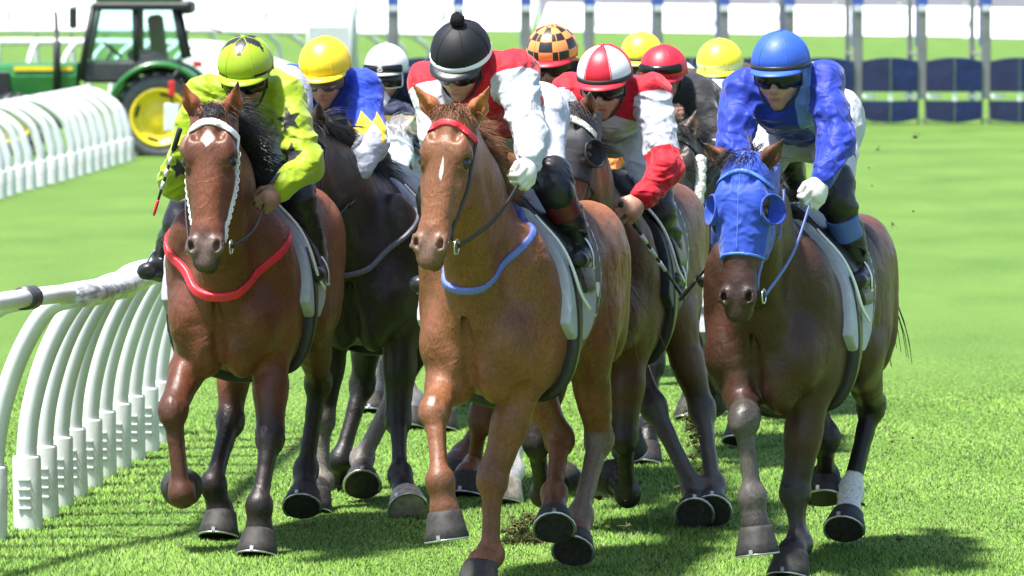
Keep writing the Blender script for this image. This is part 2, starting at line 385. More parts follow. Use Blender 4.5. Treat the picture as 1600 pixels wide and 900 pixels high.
def blades():
    R = np.random.default_rng(11); N = 330000
    Y = 23.2 + (R.random(N) ** 1.6) * 15.2; X = (R.random(N) - 0.5) * 2 * (0.0925 * Y + 0.15)
    ang = R.uniform(0, 2 * math.pi, N); hgt = R.uniform(0.008, 0.021, N) * np.clip((38.4 - Y) / 6.0, 0.12, 1) * (1 + 0.35 * np.sin(X * 2.1 + 1.3 * np.sin(Y * 1.7))) ; wd = R.uniform(0.0022, 0.0042, N) * (1 + (Y - 23) * 0.05)
    lean = R.uniform(0.2, 1.0, N) * hgt; la = R.uniform(0, 2 * math.pi, N)
    b0 = np.stack([X - np.cos(ang) * wd, Y - np.sin(ang) * wd, np.zeros(N)], 1); b1 = np.stack([X + np.cos(ang) * wd, Y + np.sin(ang) * wd, np.zeros(N)], 1)
    tp = np.stack([X + np.cos(la) * lean, Y + np.sin(la) * lean, hgt], 1)
    V = np.stack([b0, b1, tp], 1).reshape(-1, 3); F = np.arange(3 * N).reshape(-1, 3)
    m, t, b = nodes('grass_blade'); setb(b, (0.1, 0.2, 0.04), 0.6, 0.25)
    k = ramp(t, attr(t, 'v'), (0.1080, 0.2400, 0.0256), (0.2640, 0.4400, 0.0840), 0.0, 1.0); k = mixc(t, attr(t, 'dry', 0.93, 0.97), k, (0.2880, 0.3040, 0.1440)); link(t, k, b.inputs['Base Color'])
    ge = t.nodes.new('ShaderNodeNewGeometry'); vm = t.nodes.new('ShaderNodeVectorMath'); vm.operation = 'MULTIPLY_ADD'; vm.inputs[1].default_value = (0.3, 0.3, 0.3); vm.inputs[2].default_value = (0, 0, 0.9); link(t, ge.outputs['Normal'], vm.inputs[0])
    vn = t.nodes.new('ShaderNodeVectorMath'); vn.operation = 'NORMALIZE'; link(t, vm.outputs[0], vn.inputs[0]); link(t, vn.outputs[0], b.inputs['Normal'])   # blades stand up together: soft lawn shading
    tr = t.nodes.new('ShaderNodeBsdfTranslucent'); link(t, k, tr.inputs[0]); mx = t.nodes.new('ShaderNodeMixShader'); mx.inputs[0].default_value = 0.15
    link(t, b.outputs[0], mx.inputs[1]); link(t, tr.outputs[0], mx.inputs[2]); link(t, mx.outputs[0], t.nodes['Material Output'].inputs[0])
    v = np.repeat(np.clip(R.random(N) * 0.8 + 0.2 * np.sin(X * 3 + Y * 2), 0, 1), 3); dry = np.repeat(R.random(N), 3)
    o = mk('grass', V, F, m, smooth=False, attrs=dict(v=v, dry=dry)); props(o, 'short bright green turf blades covering the track', 'grass', kind='stuff')
blades()

# ------------------------------------------------------------------ running rails
M_RAIL = plain('rail_plastic', (0.64, 0.65, 0.66), 0.4, 0.45, var=0.12, vs_=4, bs=14, bstr=0.15)
M_RAILDIRT = plain('rail_sleeve', (0.58, 0.59, 0.57), 0.5, 0.4, var=0.22, vs_=9, bs=25, bstr=0.2)
def _wrap():
    m, t, b = nodes('rail_wrap'); setb(b, (0.72, 0.74, 0.80), 0.2, 0.6)
    link(t, ramp(t, noise(t, 7, 4, stretch=(1, 1, 3), dist=1.5), (0.26, 0.27, 0.31), (0.74, 0.75, 0.80), 0.35, 0.6), b.inputs['Base Color']); bump(t, b, noise(t, 6, 2, dist=1), 0.5, 0.03); return m
M_WRAP = _wrap()
def goose(bm, side, hgt, reach, r=0.05, sl=0.33, near=True):
    """curved post mesh in its own frame: x across the track, z up"""
    s = side; P = spline([V3(0, 0, 0.02), V3(0.0, 0, sl), V3(s * 0.035, 0, hgt * 0.52), V3(s * 0.13, 0, hgt * 0.76), V3(s * reach * 0.62, 0, hgt * 0.95), V3(s * reach, 0, hgt)], 6)
    bm.tube(P, np.linspace(r, r * 0.86, len(P)), 12 if near else 8)
def rail(name, pts, hgt, reach, side, spacing, label, r=0.05, rr=0.055, near=True, wrap=None, sl=0.33, sr=0.067, railoff=0.0):
    """a running rail: one thing with its posts (each with a base sleeve) and the rail lengths it carries"""
    P = spline(pts, 40); seg = np.linalg.norm(np.diff(P[:, :2], axis=0), axis=1); cum = np.concatenate([[0], np.cumsum(seg)]); L = cum[-1]
    root = empty(name, P[len(P) // 2]); props(root, label, 'rail'); O = P[len(P) // 2]
    at = lambda s: np.array([np.interp(s, cum, P[:, i]) for i in range(3)])
    def frame(s):
        t = nrm(at(min(s + 0.3, L)) - at(max(s - 0.3, 0))); return math.atan2(t[1], t[0]) - math.pi / 2
    g0 = MB(); goose(g0, side, hgt, reach, r, sl, near); proto = None; sproto = None
    n = int(L / spacing) + 1
    for i in range(n):
        s = i * spacing
        if proto is None:
            proto = g0.build('post', M_RAIL, root); o = proto
            sb = MB(); sb.tube(np.array([(0, 0, -0.05), (0, 0, 0.0), (0, 0, sl - 0.01), (0, 0, sl), (0, 0, sl + 0.002)]), [sr, sr, sr * 0.97, sr * 0.92, r], 14)
            if near:
                for q in range(4): sb.bbox((0, -sr * 0.99, sl * (0.3 + 0.13 * q)), (sr * 0.45, 0.006, 0.006), 0.003)
            sproto = sb.build('base_sleeve', M_RAILDIRT, proto)
        else:
            o = bpy.data.objects.new('post', proto.data); COL.objects.link(o); o.parent = root
            c = bpy.data.objects.new('base_sleeve', sproto.data); COL.objects.link(c); c.parent = o
        o.location = tuple(at(s + random.uniform(-0.05, 0.05) * spacing) - O); o.rotation_euler = (0, random.uniform(-0.03, 0.03), frame(s) + random.uniform(-0.09, 0.09))
    # rail lengths
    ln = 3.2 if near else 6.0; k = 0; s0 = 0.0
    while s0 < L - 0.2:
        s1 = min(s0 + ln, L); pts_ = []
        for s in np.linspace(s0, s1, 14 if near else 6):
            a = frame(s); pts_.append(at(s) - O + V3(math.cos(a), math.sin(a), 0) * side * (reach + railoff) + V3(0, 0, hgt + 0.01))
        mb = MB(); mb.tube(np.array(pts_), rr, 14, flat=(V3(0, 0, 1), 0.85)); rl = mb.build('rail_length', M_RAIL, root)
        if near:
            a = pts_[0]; d = nrm(pts_[1] - pts_[0]); mb = MB(); mb.tube(np.array([a - d * 0.05, a + d * 0.05]), rr * 1.12, 14); mb.build('joint_sleeve', plain('rail_joint', (0.05, 0.05, 0.06), 0.4), rl)
        s0 = s1
    if wrap:
        for (sa, sb_) in wrap:
            pts_ = []; R = np.random.default_rng(int(sa * 10)); m = 26
            for s in np.linspace(sa, sb_, m):
                a = frame(s); pts_.append(at(s) - O + V3(math.cos(a), math.sin(a), 0) * side * (reach + railoff) + V3(0, 0, hgt + 0.0))
            rad = np.array([rr * (1.22 + 0.06 * math.sin(i * 1.3) + R.uniform(-0.05, 0.05)) for i in range(m)]); rad[0] = rad[-1] = rr * 1.15
            mb = MB(); mb.tube(np.array(pts_), rad, 16); mb.build('padding_wrap', M_WRAP, root)
    return root
gz = lambda px, py: GP(px, py)
rail('running_rail', [gz(-560, 985), gz(-129, 868), gz(22, 836), gz(80, 801), gz(131, 767), gz(174, 738), gz(242, 697), GP(286, 668)], 1.13, 0.44, 1, 0.53,
     'white plastic running rail on curved posts along the grass beside the leading bay horse', wrap=[(3.6, 6.6), (6.8, 8.0)], sl=0.34, sr=0.068, rr=0.048, r=0.05)
rail('running_rail', [gz(-210, 388), gz(0, 310), gz(105, 280), gz(208, 249)], 0.93, 0.60, -1, 0.85,
     'dense row of white curved rail posts in front of the green tractor', near=False, r=0.056, rr=0.045, sr=0.075, sl=0.3)
def tilt(px, py, Y, z): q = PT(px, py, Y); return V3(q[0], q[1], 0)
rail('running_rail', [tilt(-60, 69, 106, 0), tilt(60, 69, 106, 0), tilt(180, 70, 105, 0), tilt(290, 70, 102, 0), tilt(350, 96, 88, 0), tilt(420, 150, 74, 0)], 1.1, 0.6, -1, 0.62,
     'white running rail passing behind the green tractor', near=False, r=0.055, rr=0.085, sr=0.06, sl=0.25)
rail('running_rail', [tilt(-60, 50, 124, 0), tilt(200, 50, 124, 0), tilt(420, 51, 123, 0), tilt(690, 62, 119, 0), tilt(760, 70, 117, 0)], 1.1, 0.85, 1, 0.8,
     'farther white running rail running below the bright white hoarding', near=False, r=0.06, rr=0.085, sr=0.065, sl=0.25)

# ------------------------------------------------------------------ white hoarding far away
M_HOARD = plain('hoarding_white', (0.86, 0.87, 0.88), 0.6, 0.3, var=0.03, vs_=0.7)
M_HOARDPOST = plain('hoarding_post', (0.52, 0.54, 0.57), 0.5, 0.4, var=0.1)
def hoarding(A, B, hgt, label, width=2.6):
    d = B - A; L = np.linalg.norm(d); t = d / L; n = max(int(L / width), 1); rz = math.atan2(t[1], t[0]); root = empty('white_hoarding', A, rz); props(root, label, 'hoarding')
    w_ = L / n; mb = MB(); mb.bbox((w_ / 2, 0, hgt / 2 + 0.03), (w_ / 2 - 0.035, 0.03, hgt / 2 - 0.02), 0.012); pr = mb.build('panel', M_HOARD, root)
    pb = MB(); pb.bbox((0, 0.045, hgt / 2 + 0.02), (0.05, 0.035, hgt / 2 + 0.02), 0.008); po = pb.build('post', M_HOARDPOST, root)
    for i in range(n):
        for src in (pr, po):
            o = src if i == 0 else bpy.data.objects.new(src.name.split('.')[0], src.data)
            if i: COL.objects.link(o); o.parent = root
            o.location = (i * w_, 0, random.uniform(-0.015, 0.015) if src is pr else 0)
            if src is pr: o.rotation_euler = (-math.radians(24), 0, 0)  # panels leaned back to catch more sun and turn whiter
g1, g2, g3 = GP(-120, 44), GP(840, 50), GP(1720, 64)
hoarding(V3(g1[0], g1[1], 0), V3(g2[0] - 0.2, g2[1] + 0.1, 0), 2.4, 'tall bright white hoarding behind the tractor at the far edge of the course', 3.4)
hoarding(V3(g2[0], g2[1], 0), V3(g3[0], g3[1], 0), 1.12, 'low white panel fence behind the starting stalls', 3.0)
M_ASPH = plain('asphalt', (0.11, 0.11, 0.115), 0.85, 0.3, var=0.25, vs_=0.4, bs=30, bstr=0.3)
cp = mk('road', [(3, 235, 0.004), (260, 215, 0.004), (420, 900, 0.004), (-20, 900, 0.004)], [(0, 1, 2, 3)], M_ASPH, smooth=False); props(cp, kind='structure')

# ------------------------------------------------------------------ starting stalls
M_STEEL = plain('galvanised_steel', (0.20, 0.20, 0.205), 0.5, 0.5, 0.35, var=0.18, vs_=3, bs=20, bstr=0.2)
M_BLUEP = plain('stall_blue', (0.045, 0.085, 0.34), 0.45, 0.5, var=0.15)
M_NAVY = plain('navy_padding', (0.009, 0.014, 0.055), 0.5, 0.4, var=0.25, vs_=4, bs=10, bstr=0.4, bd=0.02)
M_NAVYLIT = plain('navy_padding_lit', (0.014, 0.026, 0.12), 0.5, 0.45, var=0.25, vs_=4, bs=10, bstr=0.4, bd=0.02)  # lit copy of the navy: the brighter leaf's highlight put into its colour
def stalls():
    Y0 = 91.8; xs = [614, 717, 822, 921, 1028, 1131, 1233, 1340, 1440, 1540, 1642]
    P = [PT(px, 197 + (px - 1340) * 0.004, Y0) for px in xs]
    O = V3(P[5][0], Y0, 0); root = empty('starting_stalls', O); props(root, 'row of starting stalls with navy padded gates and blue topped grey posts', 'starting gate')
    for i, p in enumerate(P):
        x = p[0] - O[0]; lean = -0.03
        mb = MB(); mb.bbox((x, 0, 1.15), (0.075, 0.06, 0.73), 0.01)
        for dx in (-0.06, 0.06): mb.bbox((x + dx, 0, 0.21), (0.014, 0.03, 0.21), 0.004)
        po = mb.build('post', M_STEEL, root)
        mb = MB(); mb.bbox((x - 0.06, 0.25, 2.15), (0.03, 0.05, 0.9), 0.01); mb.bbox((x, 0, 2.47), (0.085, 0.07, 0.585), 0.01); mb.build('blue_upright', M_BLUEP, po)
        mb = MB(); mb.box((x, -0.07, 1.86), (0.07, 0.012, 0.05)); mb.build('hinge', M_HOARDPOST, po)
        mb = MB(); mb.box((x, 1.7, 1.1), (0.03, 1.1, 0.02)); mb.box((x, 1.7, 0.6), (0.03, 1.1, 0.02)); mb.box((x, 2.8, 1.5), (0.04, 0.04, 1.5)); mb.build('side_rail', M_STEEL, po)
        if i < len(P) - 1:
            x2 = P[i + 1][0] - O[0]; w_ = (x2 - x - 0.15) / 2
            for k, sg in ((0, 1), (1, -1)):
                xa = x + 0.075 if k == 0 else x2 - 0.075
                for (z0, z1, nm) in ((0.53, 1.02, 'upper_pad'), (0.04, 0.39, 'lower_pad')):
                    V = []; F = []; n = 10
                    for q in range(n + 1):
                        u = q / n; xx = xa + sg * u * (w_ - 0.006); yy = -0.16 * u - 0.05; arch = math.sin(u * math.pi / 2) * 0.06
                        zt = z1 + (arch if z0 > 0.5 else 0); zb = z0 + (0.0 if z0 > 0.5 else 0.06 - arch)
                        for (dy, z) in ((-0.045, zb + 0.008), (-0.048, (zb + zt) / 2), (-0.045, zt - 0.008), (0.0, zt), (0.045, zt - 0.008), (0.045, zb + 0.008), (0, zb)): V.append((xx, yy + dy, z))
                    for q in range(n):
                        for r_ in range(7): a, b = q * 7 + r_, q * 7 + (r_ + 1) % 7; F.append((a, b, b + 7, a + 7) if sg > 0 else (a, a + 7, b + 7, b))
                    F.append(tuple(range(7))); F.append(tuple(n * 7 + r_ for r_ in range(7))[::-1])
                    mk(nm, V, F, M_NAVY if k == 0 else M_NAVYLIT, root, False)
                mb = MB(); mb.bbox((xa + sg * 0.11, -0.06, 0.46), (0.11, 0.03, 0.03), 0.006); mb.box((xa + sg * (w_ - 0.02), -0.21, 0.46), (0.012, 0.02, 0.09)); mb.build('gate_bracket', M_HOARD, root)
    x0, x1 = P[0][0] - O[0], P[-1][0] - O[0]
    for (y, z) in ((0, 3.1), (2.8, 3.1)):
        mb = MB(); mb.bbox(((x0 + x1) / 2, y, z), ((x1 - x0) / 2 + 0.1, 0.08, 0.08), 0.02); mb.build('top_beam', M_BLUEP, root)
stalls()
def stand():                                                # pale mesh cage of the starter's stand
    Y0 = 112; a, b = PT(481, 82, Y0), PT(548, 82, Y0); zt = PT(500, 17, Y0)[2]; zm = PT(500, 46, Y0)[2]; O = V3((a[0] + b[0]) / 2, Y0, 0); W = (b[0] - a[0]) / 2
    root = empty('starter_stand', O); props(root, 'pale caged starter stand on the grass behind the yellow capped rider', 'stand')
    m = plain('stand_grey', (0.55, 0.56, 0.57), 0.5, 0.4, 0.2, var=0.1)
    for sx in (-1, 1):
        for sy in (0, 1.1): mb = MB(); mb.tube(np.array([(sx * W, sy, 0), (sx * W, sy, zt)]), 0.022, 6); mb.build('leg', m, root)
    for z in (zt, zm): 
        mb = MB(); mb.tube(np.array([(-W, 0, z), (W, 0, z), (W, 1.1, z), (-W, 1.1, z), (-W, 0, z)]), 0.018, 6); mb.build('guard_rail', m, root)
    mb = MB(); mb.box((0, 0.0, zm * 0.55 + 0.1), (W, 0.015, zm * 0.42)); mb.build('lower_panel', m, root)
    mb = MB(); mb.tube(np.array([(W * 1.14, 0.1, 0), (W * 1.14, 0.1, zt + 1.0)]), 0.075, 10); mb.build('mast', m, root)
    mb = MB()
    for q in np.linspace(-W, W, 7)[1:-1]: mb.tube(np.array([(q, 0, zm), (q, 0, zt)]), 0.006, 4)
    mb.build('mesh_bars', m, root)
stand()

# ------------------------------------------------------------------ tractor
M_TGREEN = plain('tractor_green', (0.020, 0.155, 0.030), 0.3, 0.5, var=0.12, coat=0.3)
M_TYEL = plain('tractor_yellow', (0.78, 0.60, 0.02), 0.35, 0.5, var=0.08)
M_TYRE = plain('tyre_rubber', (0.11, 0.11, 0.12), 0.8, 0.3, var=0.35, vs_=6, bs=40, bstr=0.4)
M_TBLACK = plain('tractor_black', (0.020, 0.021, 0.024), 0.45, 0.4, var=0.2)
M_TSEAT = plain('cab_interior', (0.045, 0.045, 0.05), 0.7, 0.3, var=0.2)
M_RED = plain('red_lamp', (0.55, 0.02, 0.02), 0.25, 0.5, var=0.1)
def glass():
    m, t, b = nodes('cab_glass'); setb(b, (0.72, 0.93, 0.86), 0.03, 0.5); b.inputs['Transmission Weight'].default_value = 0.0
    tr = t.nodes.new('ShaderNodeBsdfTransparent'); tr.inputs[0].default_value = (0.72, 0.92, 0.87, 1); gl = t.nodes.new('ShaderNodeBsdfGlossy'); gl.inputs['Roughness'].default_value = 0.03
    mx = t.nodes.new('ShaderNodeMixShader'); mx.inputs[0].default_value = 0.10; link(t, tr.outputs[0], mx.inputs[1]); link(t, gl.outputs[0], mx.inputs[2]); link(t, mx.outputs[0], t.nodes['Material Output'].inputs[0]); return m
M_GLASS = glass()
def wheel(root, c, R, wdt, rim, name='wheel'):
    """axle along y; lugged tyre, dished yellow rim with slots"""
    mb = MB(); seg = 36; prof = [(rim, -0.8), (rim + 0.02, -0.95), ((R + rim) / 2, -1.0), (R - 0.07, -0.92), (R - 0.035, -0.7), (R - 0.03, 0), (R - 0.035, 0.7), (R - 0.07, 0.92), ((R + rim) / 2, 1.0), (rim + 0.02, 0.95), (rim, 0.8)]
    V = []; F = []; k = len(prof)
    for j in range(seg):
        a = 2 * math.pi * j / seg
        for r_, y in prof: V.append((c[0] + r_ * math.cos(a), c[1] + y * wdt / 2, c[2] + r_ * math.sin(a)))
    for j in range(seg):
        q = (j + 1) % seg
        for i in range(k - 1): F.append((j * k + i, j * k + i + 1, q * k + i + 1, q * k + i))
    mb.add(V, F)
    for j in range(20):
        for sg in (-1, 1):
            a = 2 * math.pi * (j + (0.5 if sg > 0 else 0)) / 20; ra = V3(math.cos(a), 0, math.sin(a)); ta = V3(-math.sin(a), 0, math.cos(a)); ax = nrm(V3(0, 1, 0) * sg + ta * 0.6)
            mb.box(np.array(c) + ra * (R - 0.025) + V3(0, sg * wdt * 0.24, 0), (0.028, wdt * 0.27, 0.022), np.stack([ra, ax, np.cross(ra, ax)], 1))
    tw = empty(name, (0, 0, 0)); tw.parent = root
    mb.build('tyre', M_TYRE, tw)
    mb = MB(); V = []; F = []; prof = [(rim + 0.01, 0.9), (rim + 0.01, 1.0), (rim - 0.03, 0.98), (rim - 0.05, 0.7), (rim * 0.55, 0.5), (rim * 0.45, 0.62), (rim * 0.25, 0.66), (0.001, 0.66)]; k = len(prof)
    for j in range(seg):
        a = 2 * math.pi * j / seg
        for r_, y in prof: V.append((c[0] + r_ * math.cos(a), c[1] - y * wdt / 2, c[2] + r_ * math.sin(a)))
    for j in range(seg):
        q = (j + 1) % seg
        for i in range(k - 1): F.append((j * k + i, q * k + i, q * k + i + 1, j * k + i + 1))
    mb.add(V, F); mb.build('rim', M_TYEL, tw)
    for j in range(4):
        a = math.pi / 4 + math.pi / 2 * j + 0.5; ra = V3(math.cos(a), 0, math.sin(a)); ta = V3(-math.sin(a), 0, math.cos(a)); mb = MB()
        mb.bbox(np.array(c) + ra * rim * 0.80 + V3(0, -wdt * 0.33, 0), (0.022, 0.02, 0.085), 0.01, np.stack([ra, V3(0, 1, 0), ta], 1)); mb.build('rim_slot', M_TBLACK, tw)
    return tw
def tractor():
    Y0 = 77.6; s = FPX / Y0; base = -64 + s * CAMZ; X = lambda px: (px - 252) / s; Z = lambda py: (base - py) / s
    O = V3((252 - 800) / s, Y0, 0); root = empty('tractor', O); props(root, 'green tractor with yellow wheel and glazed cab behind the white rail', 'tractor')
    wheel(root, (0, -0.25, Z(182)), 0.60, 0.42, 0.385); wheel(root, (0, 1.35, Z(182)), 0.60, 0.42, 0.385)
    wheel(root, (X(22), -0.15, 0.42), 0.42, 0.3, 0.25, 'front_wheel'); wheel(root, (X(22), 1.2, 0.42), 0.42, 0.3, 0.25, 'front_wheel')
    for yy in (-0.25, 1.35):                                   # fenders
        V = []; F = []; n = 22; c = V3(0, yy, Z(182))
        for i in range(n + 1):
            a = math.radians(12 + 150 * i / n)
            for (r_, y) in ((0.70, -0.27), (0.765, -0.27), (0.765, 0.27), (0.70, 0.27), (0.64, -0.275)): V.append((c[0] + r_ * math.cos(a) * 0.96, c[1] + y, c[2] + r_ * math.sin(a) - 0.02))
        for i in range(n):
            for r_ in range(4): F.append((i * 5 + r_, i * 5 + (r_ + 1) % 4, (i + 1) * 5 + (r_ + 1) % 4, (i + 1) * 5 + r_))
        F.append((0, 1, 2, 3)); F.append((n * 5, n * 5 + 3, n * 5 + 2, n * 5 + 1))
        mk('fender', V, F, M_TGREEN, root)
    # bonnet
    mb = MB(); V = []; F = []; prof = [(-0.30, Z(158)), (-0.33, Z(120)), (-0.28, Z(104)), (-0.15, Z(99)), (0.15, Z(99)), (0.28, Z(104)), (0.33, Z(120)), (0.30, Z(158))]
    for (px, k) in ((-55, 0.86), (-40, 0.97), (20, 1.0), (118, 1.02)):
        for y, z in prof: V.append((X(px), 0.52 + y * k, Z(158) + (z - Z(158)) * k))
    for i in range(3):
        for j in range(7): F.append((i * 8 + j, i * 8 + j + 1, (i + 1) * 8 + j + 1, (i + 1) * 8 + j))
    F.append(tuple(range(8))); mk('bonnet', V, F, M_TGREEN, root, False)
    mb = MB(); mb.box((X(66), 0.52 - 0.325, Z(107)), ((X(112) - X(20)) / 2, 0.012, 0.032)); mb.build('yellow_stripe', M_TYEL, root)
    mb = MB(); mb.bbox((X(0), 0.52 - 0.335, Z(131)), (0.12, 0.012, 0.16), 0.01); mb.build('side_grille', M_TBLACK, root)
    mb = MB(); mb.bbox((X(60), 0.52, Z(178)), (0.75, 0.22, 0.20), 0.03); mb.bbox((X(0), 0.52, Z(190)), (0.12, 0.62, 0.07), 0.02); mb.bbox((0.05, 0.52, Z(185)), (0.4, 0.55, 0.14), 0.03); mb.build('chassis', M_TBLACK, root)
    mb = MB(); mb.tube(np.array([(X(88), 0.15, Z(145)), (X(88), 0.15, Z(65)), (X(88), 0.15, Z(64)), (X(87), 0.15, Z(24)), (X(85), 0.15, Z(17))]), [0.05, 0.05, 0.03, 0.028, 0.026], 10); mb.build('exhaust_stack', M_TBLACK, root)
    # cab
    ya, yb = 0.0, 1.05; zt, zb = Z(13), Z(128)
    for (x0, x1, r_, zz0) in ((125, 146, 0.045, Z(125)), (213, 212, 0.045, Z(95)), (289, 273, 0.042, Z(92))):
        for y in (ya, yb): mb = MB(); mb.tube(np.array([(X(x0), y, zz0), (X(x1), y, zt)]), r_, 8); mb.build('pillar', M_TBLACK, root)
    for y in (ya + 0.005, yb - 0.005):
        mk('window_glass', [(X(128), y, Z(118)), (X(212), y, Z(104)), (X(212), y, zt), (X(146), y, zt)], [(0, 1, 2, 3)], M_GLASS, root, False)
        mk('window_glass', [(X(214), y, Z(104)), (X(288), y, Z(95)), (X(273), y, zt), (X(213), y, zt)], [(0, 1, 2, 3)], M_GLASS, root, False)
    mk('windscreen', [(X(127), ya, Z(118)), (X(127), yb, Z(118)), (X(146), yb, zt), (X(146), ya, zt)], [(0, 1, 2, 3)], M_GLASS, root, False)
    mb = MB(); mb.bbox((X(221), 0.52, zt + 0.03), ((X(298) - X(146)) / 2, 0.60, 0.055), 0.03); mb.build('roof_lining', M_TBLACK, root)
    mb = MB(); mb.bbox((X(215), 0.52, zt + 0.15), ((X(284) - X(150)) / 2, 0.57, 0.085), 0.05); mb.build('roof', M_TGREEN, root)
    mb = MB(); mb.bbox((X(290), 0.52, zt + 0.01), (0.09, 0.55, 0.09), 0.04); mb.build('rear_light_box', M_TBLACK, root)
    mb = MB(); mb.bbox((X(170), 0.5, Z(112)), (0.36, 0.5, 0.15), 0.04); mb.bbox((X(245), 0.52, Z(105)), (0.3, 0.5, 0.1), 0.03); mb.build('cab_floor', M_TSEAT, root)
    mb = MB(); mb.bbox((X(243), 0.55, Z(62)), (0.10, 0.25, 0.34), 0.05, pitchax(0.12).T); mb.bbox((X(222), 0.55, Z(86)), (0.22, 0.26, 0.07), 0.04); mb.build('seat', M_TSEAT, root)
    mb = MB(); th = np.linspace(0, 2 * math.pi, 20); c = V3(X(172), 0.55, Z(78)); mb.tube(c + np.outer(np.cos(th), (0.12, 0, -0.10)) + np.outer(np.sin(th), (0, 0.19, 0)), 0.016, 6, cap=False); mb.tube(np.array([c, (X(158), 0.55, Z(104))]), 0.02, 6); mb.build('steering_wheel', M_TBLACK, root)
    mb = MB(); mb.bbox((X(116), -0.12, Z(27)), (0.055, 0.03, 0.15), 0.025); mr = mb.build('mirror', M_TBLACK, root)
    mb = MB(); mb.tube(np.array([(X(118), -0.10, Z(10)), (X(138), -0.05, Z(10)), (X(146), 0.02, Z(13))]), 0.012, 6); mb.build('mirror_arm', M_TBLACK, mr)
    mb = MB(); mb.tube(np.array([(X(289), 0.02, Z(62)), (X(301), 0.0, Z(30)), (X(345), 0.3, Z(50))]), 0.013, 6); mb.build('stay_arm', M_TBLACK, root)
    mb = MB(); mb.bbox((X(311), -0.3, Z(99)), (0.055, 0.05, 0.04), 0.01); mb.build('tail_lamp', M_RED, root)
    mb = MB(); mb.bbox((X(273), -0.62, Z(181)), (0.105, 0.03, 0.185), 0.012); bx = mb.build('white_plate', M_RAIL, root)
    mb = MB(); mb.bbox((X(273), -0.64, Z(136)), (0.045, 0.03, 0.10), 0.01); mb.build('red_marker', M_RED, bx)
    mb = MB(); mb.tube(np.array([(X(273), -0.60, Z(200)), (X(273), -0.56, Z(120)), (X(285), -0.5, Z(104))]), 0.018, 6); mb.tube(np.array([(X(285), -0.52, Z(104)), (X(285), -0.2, Z(103))]), 0.018, 6); mb.build('plate_bracket', M_TBLACK, bx)
tractor()
# ------------------------------------------------------------------ horses
class Fr:                                                  # a horse's frame: x forward, y to its left, z up
    def __init__(s, X, Y, yaw_deg):
        y = math.radians(yaw_deg); s.o = V3(X, Y, 0)
        s.R = np.stack([V3(-math.sin(y), -math.cos(y), 0), V3(math.cos(y), -math.sin(y), 0), V3(0, 0, 1)], 1)
        s.rz = math.atan2(-math.cos(y), -math.sin(y))
        s.cam = s.R.T @ (CAM - s.o)
    def dir(s, px, py): return s.R.T @ ray(px, py)
    def px(s, px, py, f):                                  # seen at a pixel, f metres ahead of the withers
        d = s.dir(px, py); return s.cam + d * ((f - s.cam[0]) / d[0])
    def chain(s, p0, L, px, py, fwd=True):                 # the point seen at a pixel, L from p0
        d = nrm(s.dir(px, py)); m = s.cam - p0; b = m @ d; c = m @ m - L * L; D = b * b - c
        if D <= 0: q = s.cam - d * b; return p0 + nrm(q - p0) * min(np.linalg.norm(q - p0), 1.22 * L)
        t = -b - math.sqrt(D) if fwd else -b + math.sqrt(D); return s.cam + d * t
def bend(p0, p1, L0, L1, d):                               # middle joint of a two-bone limb
    v = p1 - p0; D = np.linalg.norm(v); D2 = min(D, (L0 + L1) * 0.998); u = v / D
    a = (L0 * L0 - L1 * L1 + D2 * D2) / (2 * D2); hgt = math.sqrt(max(L0 * L0 - a * a, 0))
    d = np.asarray(d, float); d = nrm(d - u * (d @ u)); return p0 + u * a * (D / D2) + d * hgt

M_HOOF = plain('hoof_horn', (0.030, 0.027, 0.024), 0.65, 0.35, var=0.4, vs_=40, bs=120, bstr=0.3)
M_HOOFL = plain('pale_hoof_horn', (0.36, 0.31, 0.25), 0.5, 0.4, var=0.35, vs_=30, bs=120, bstr=0.3)
M_SHOE = plain('horseshoe_alloy', (0.55, 0.55, 0.55), 0.35, 0.5, 0.9, var=0.2)
M_EYE = plain('horse_eye', (0.012, 0.008, 0.006), 0.06, 0.6, var=0)
M_BLKLEATHER = plain('black_leather', (0.018, 0.017, 0.017), 0.38, 0.5, var=0.3, bs=60, bstr=0.3)
M_METAL = plain('bit_steel', (0.6, 0.6, 0.6), 0.25, 0.5, 1.0, var=0.1)

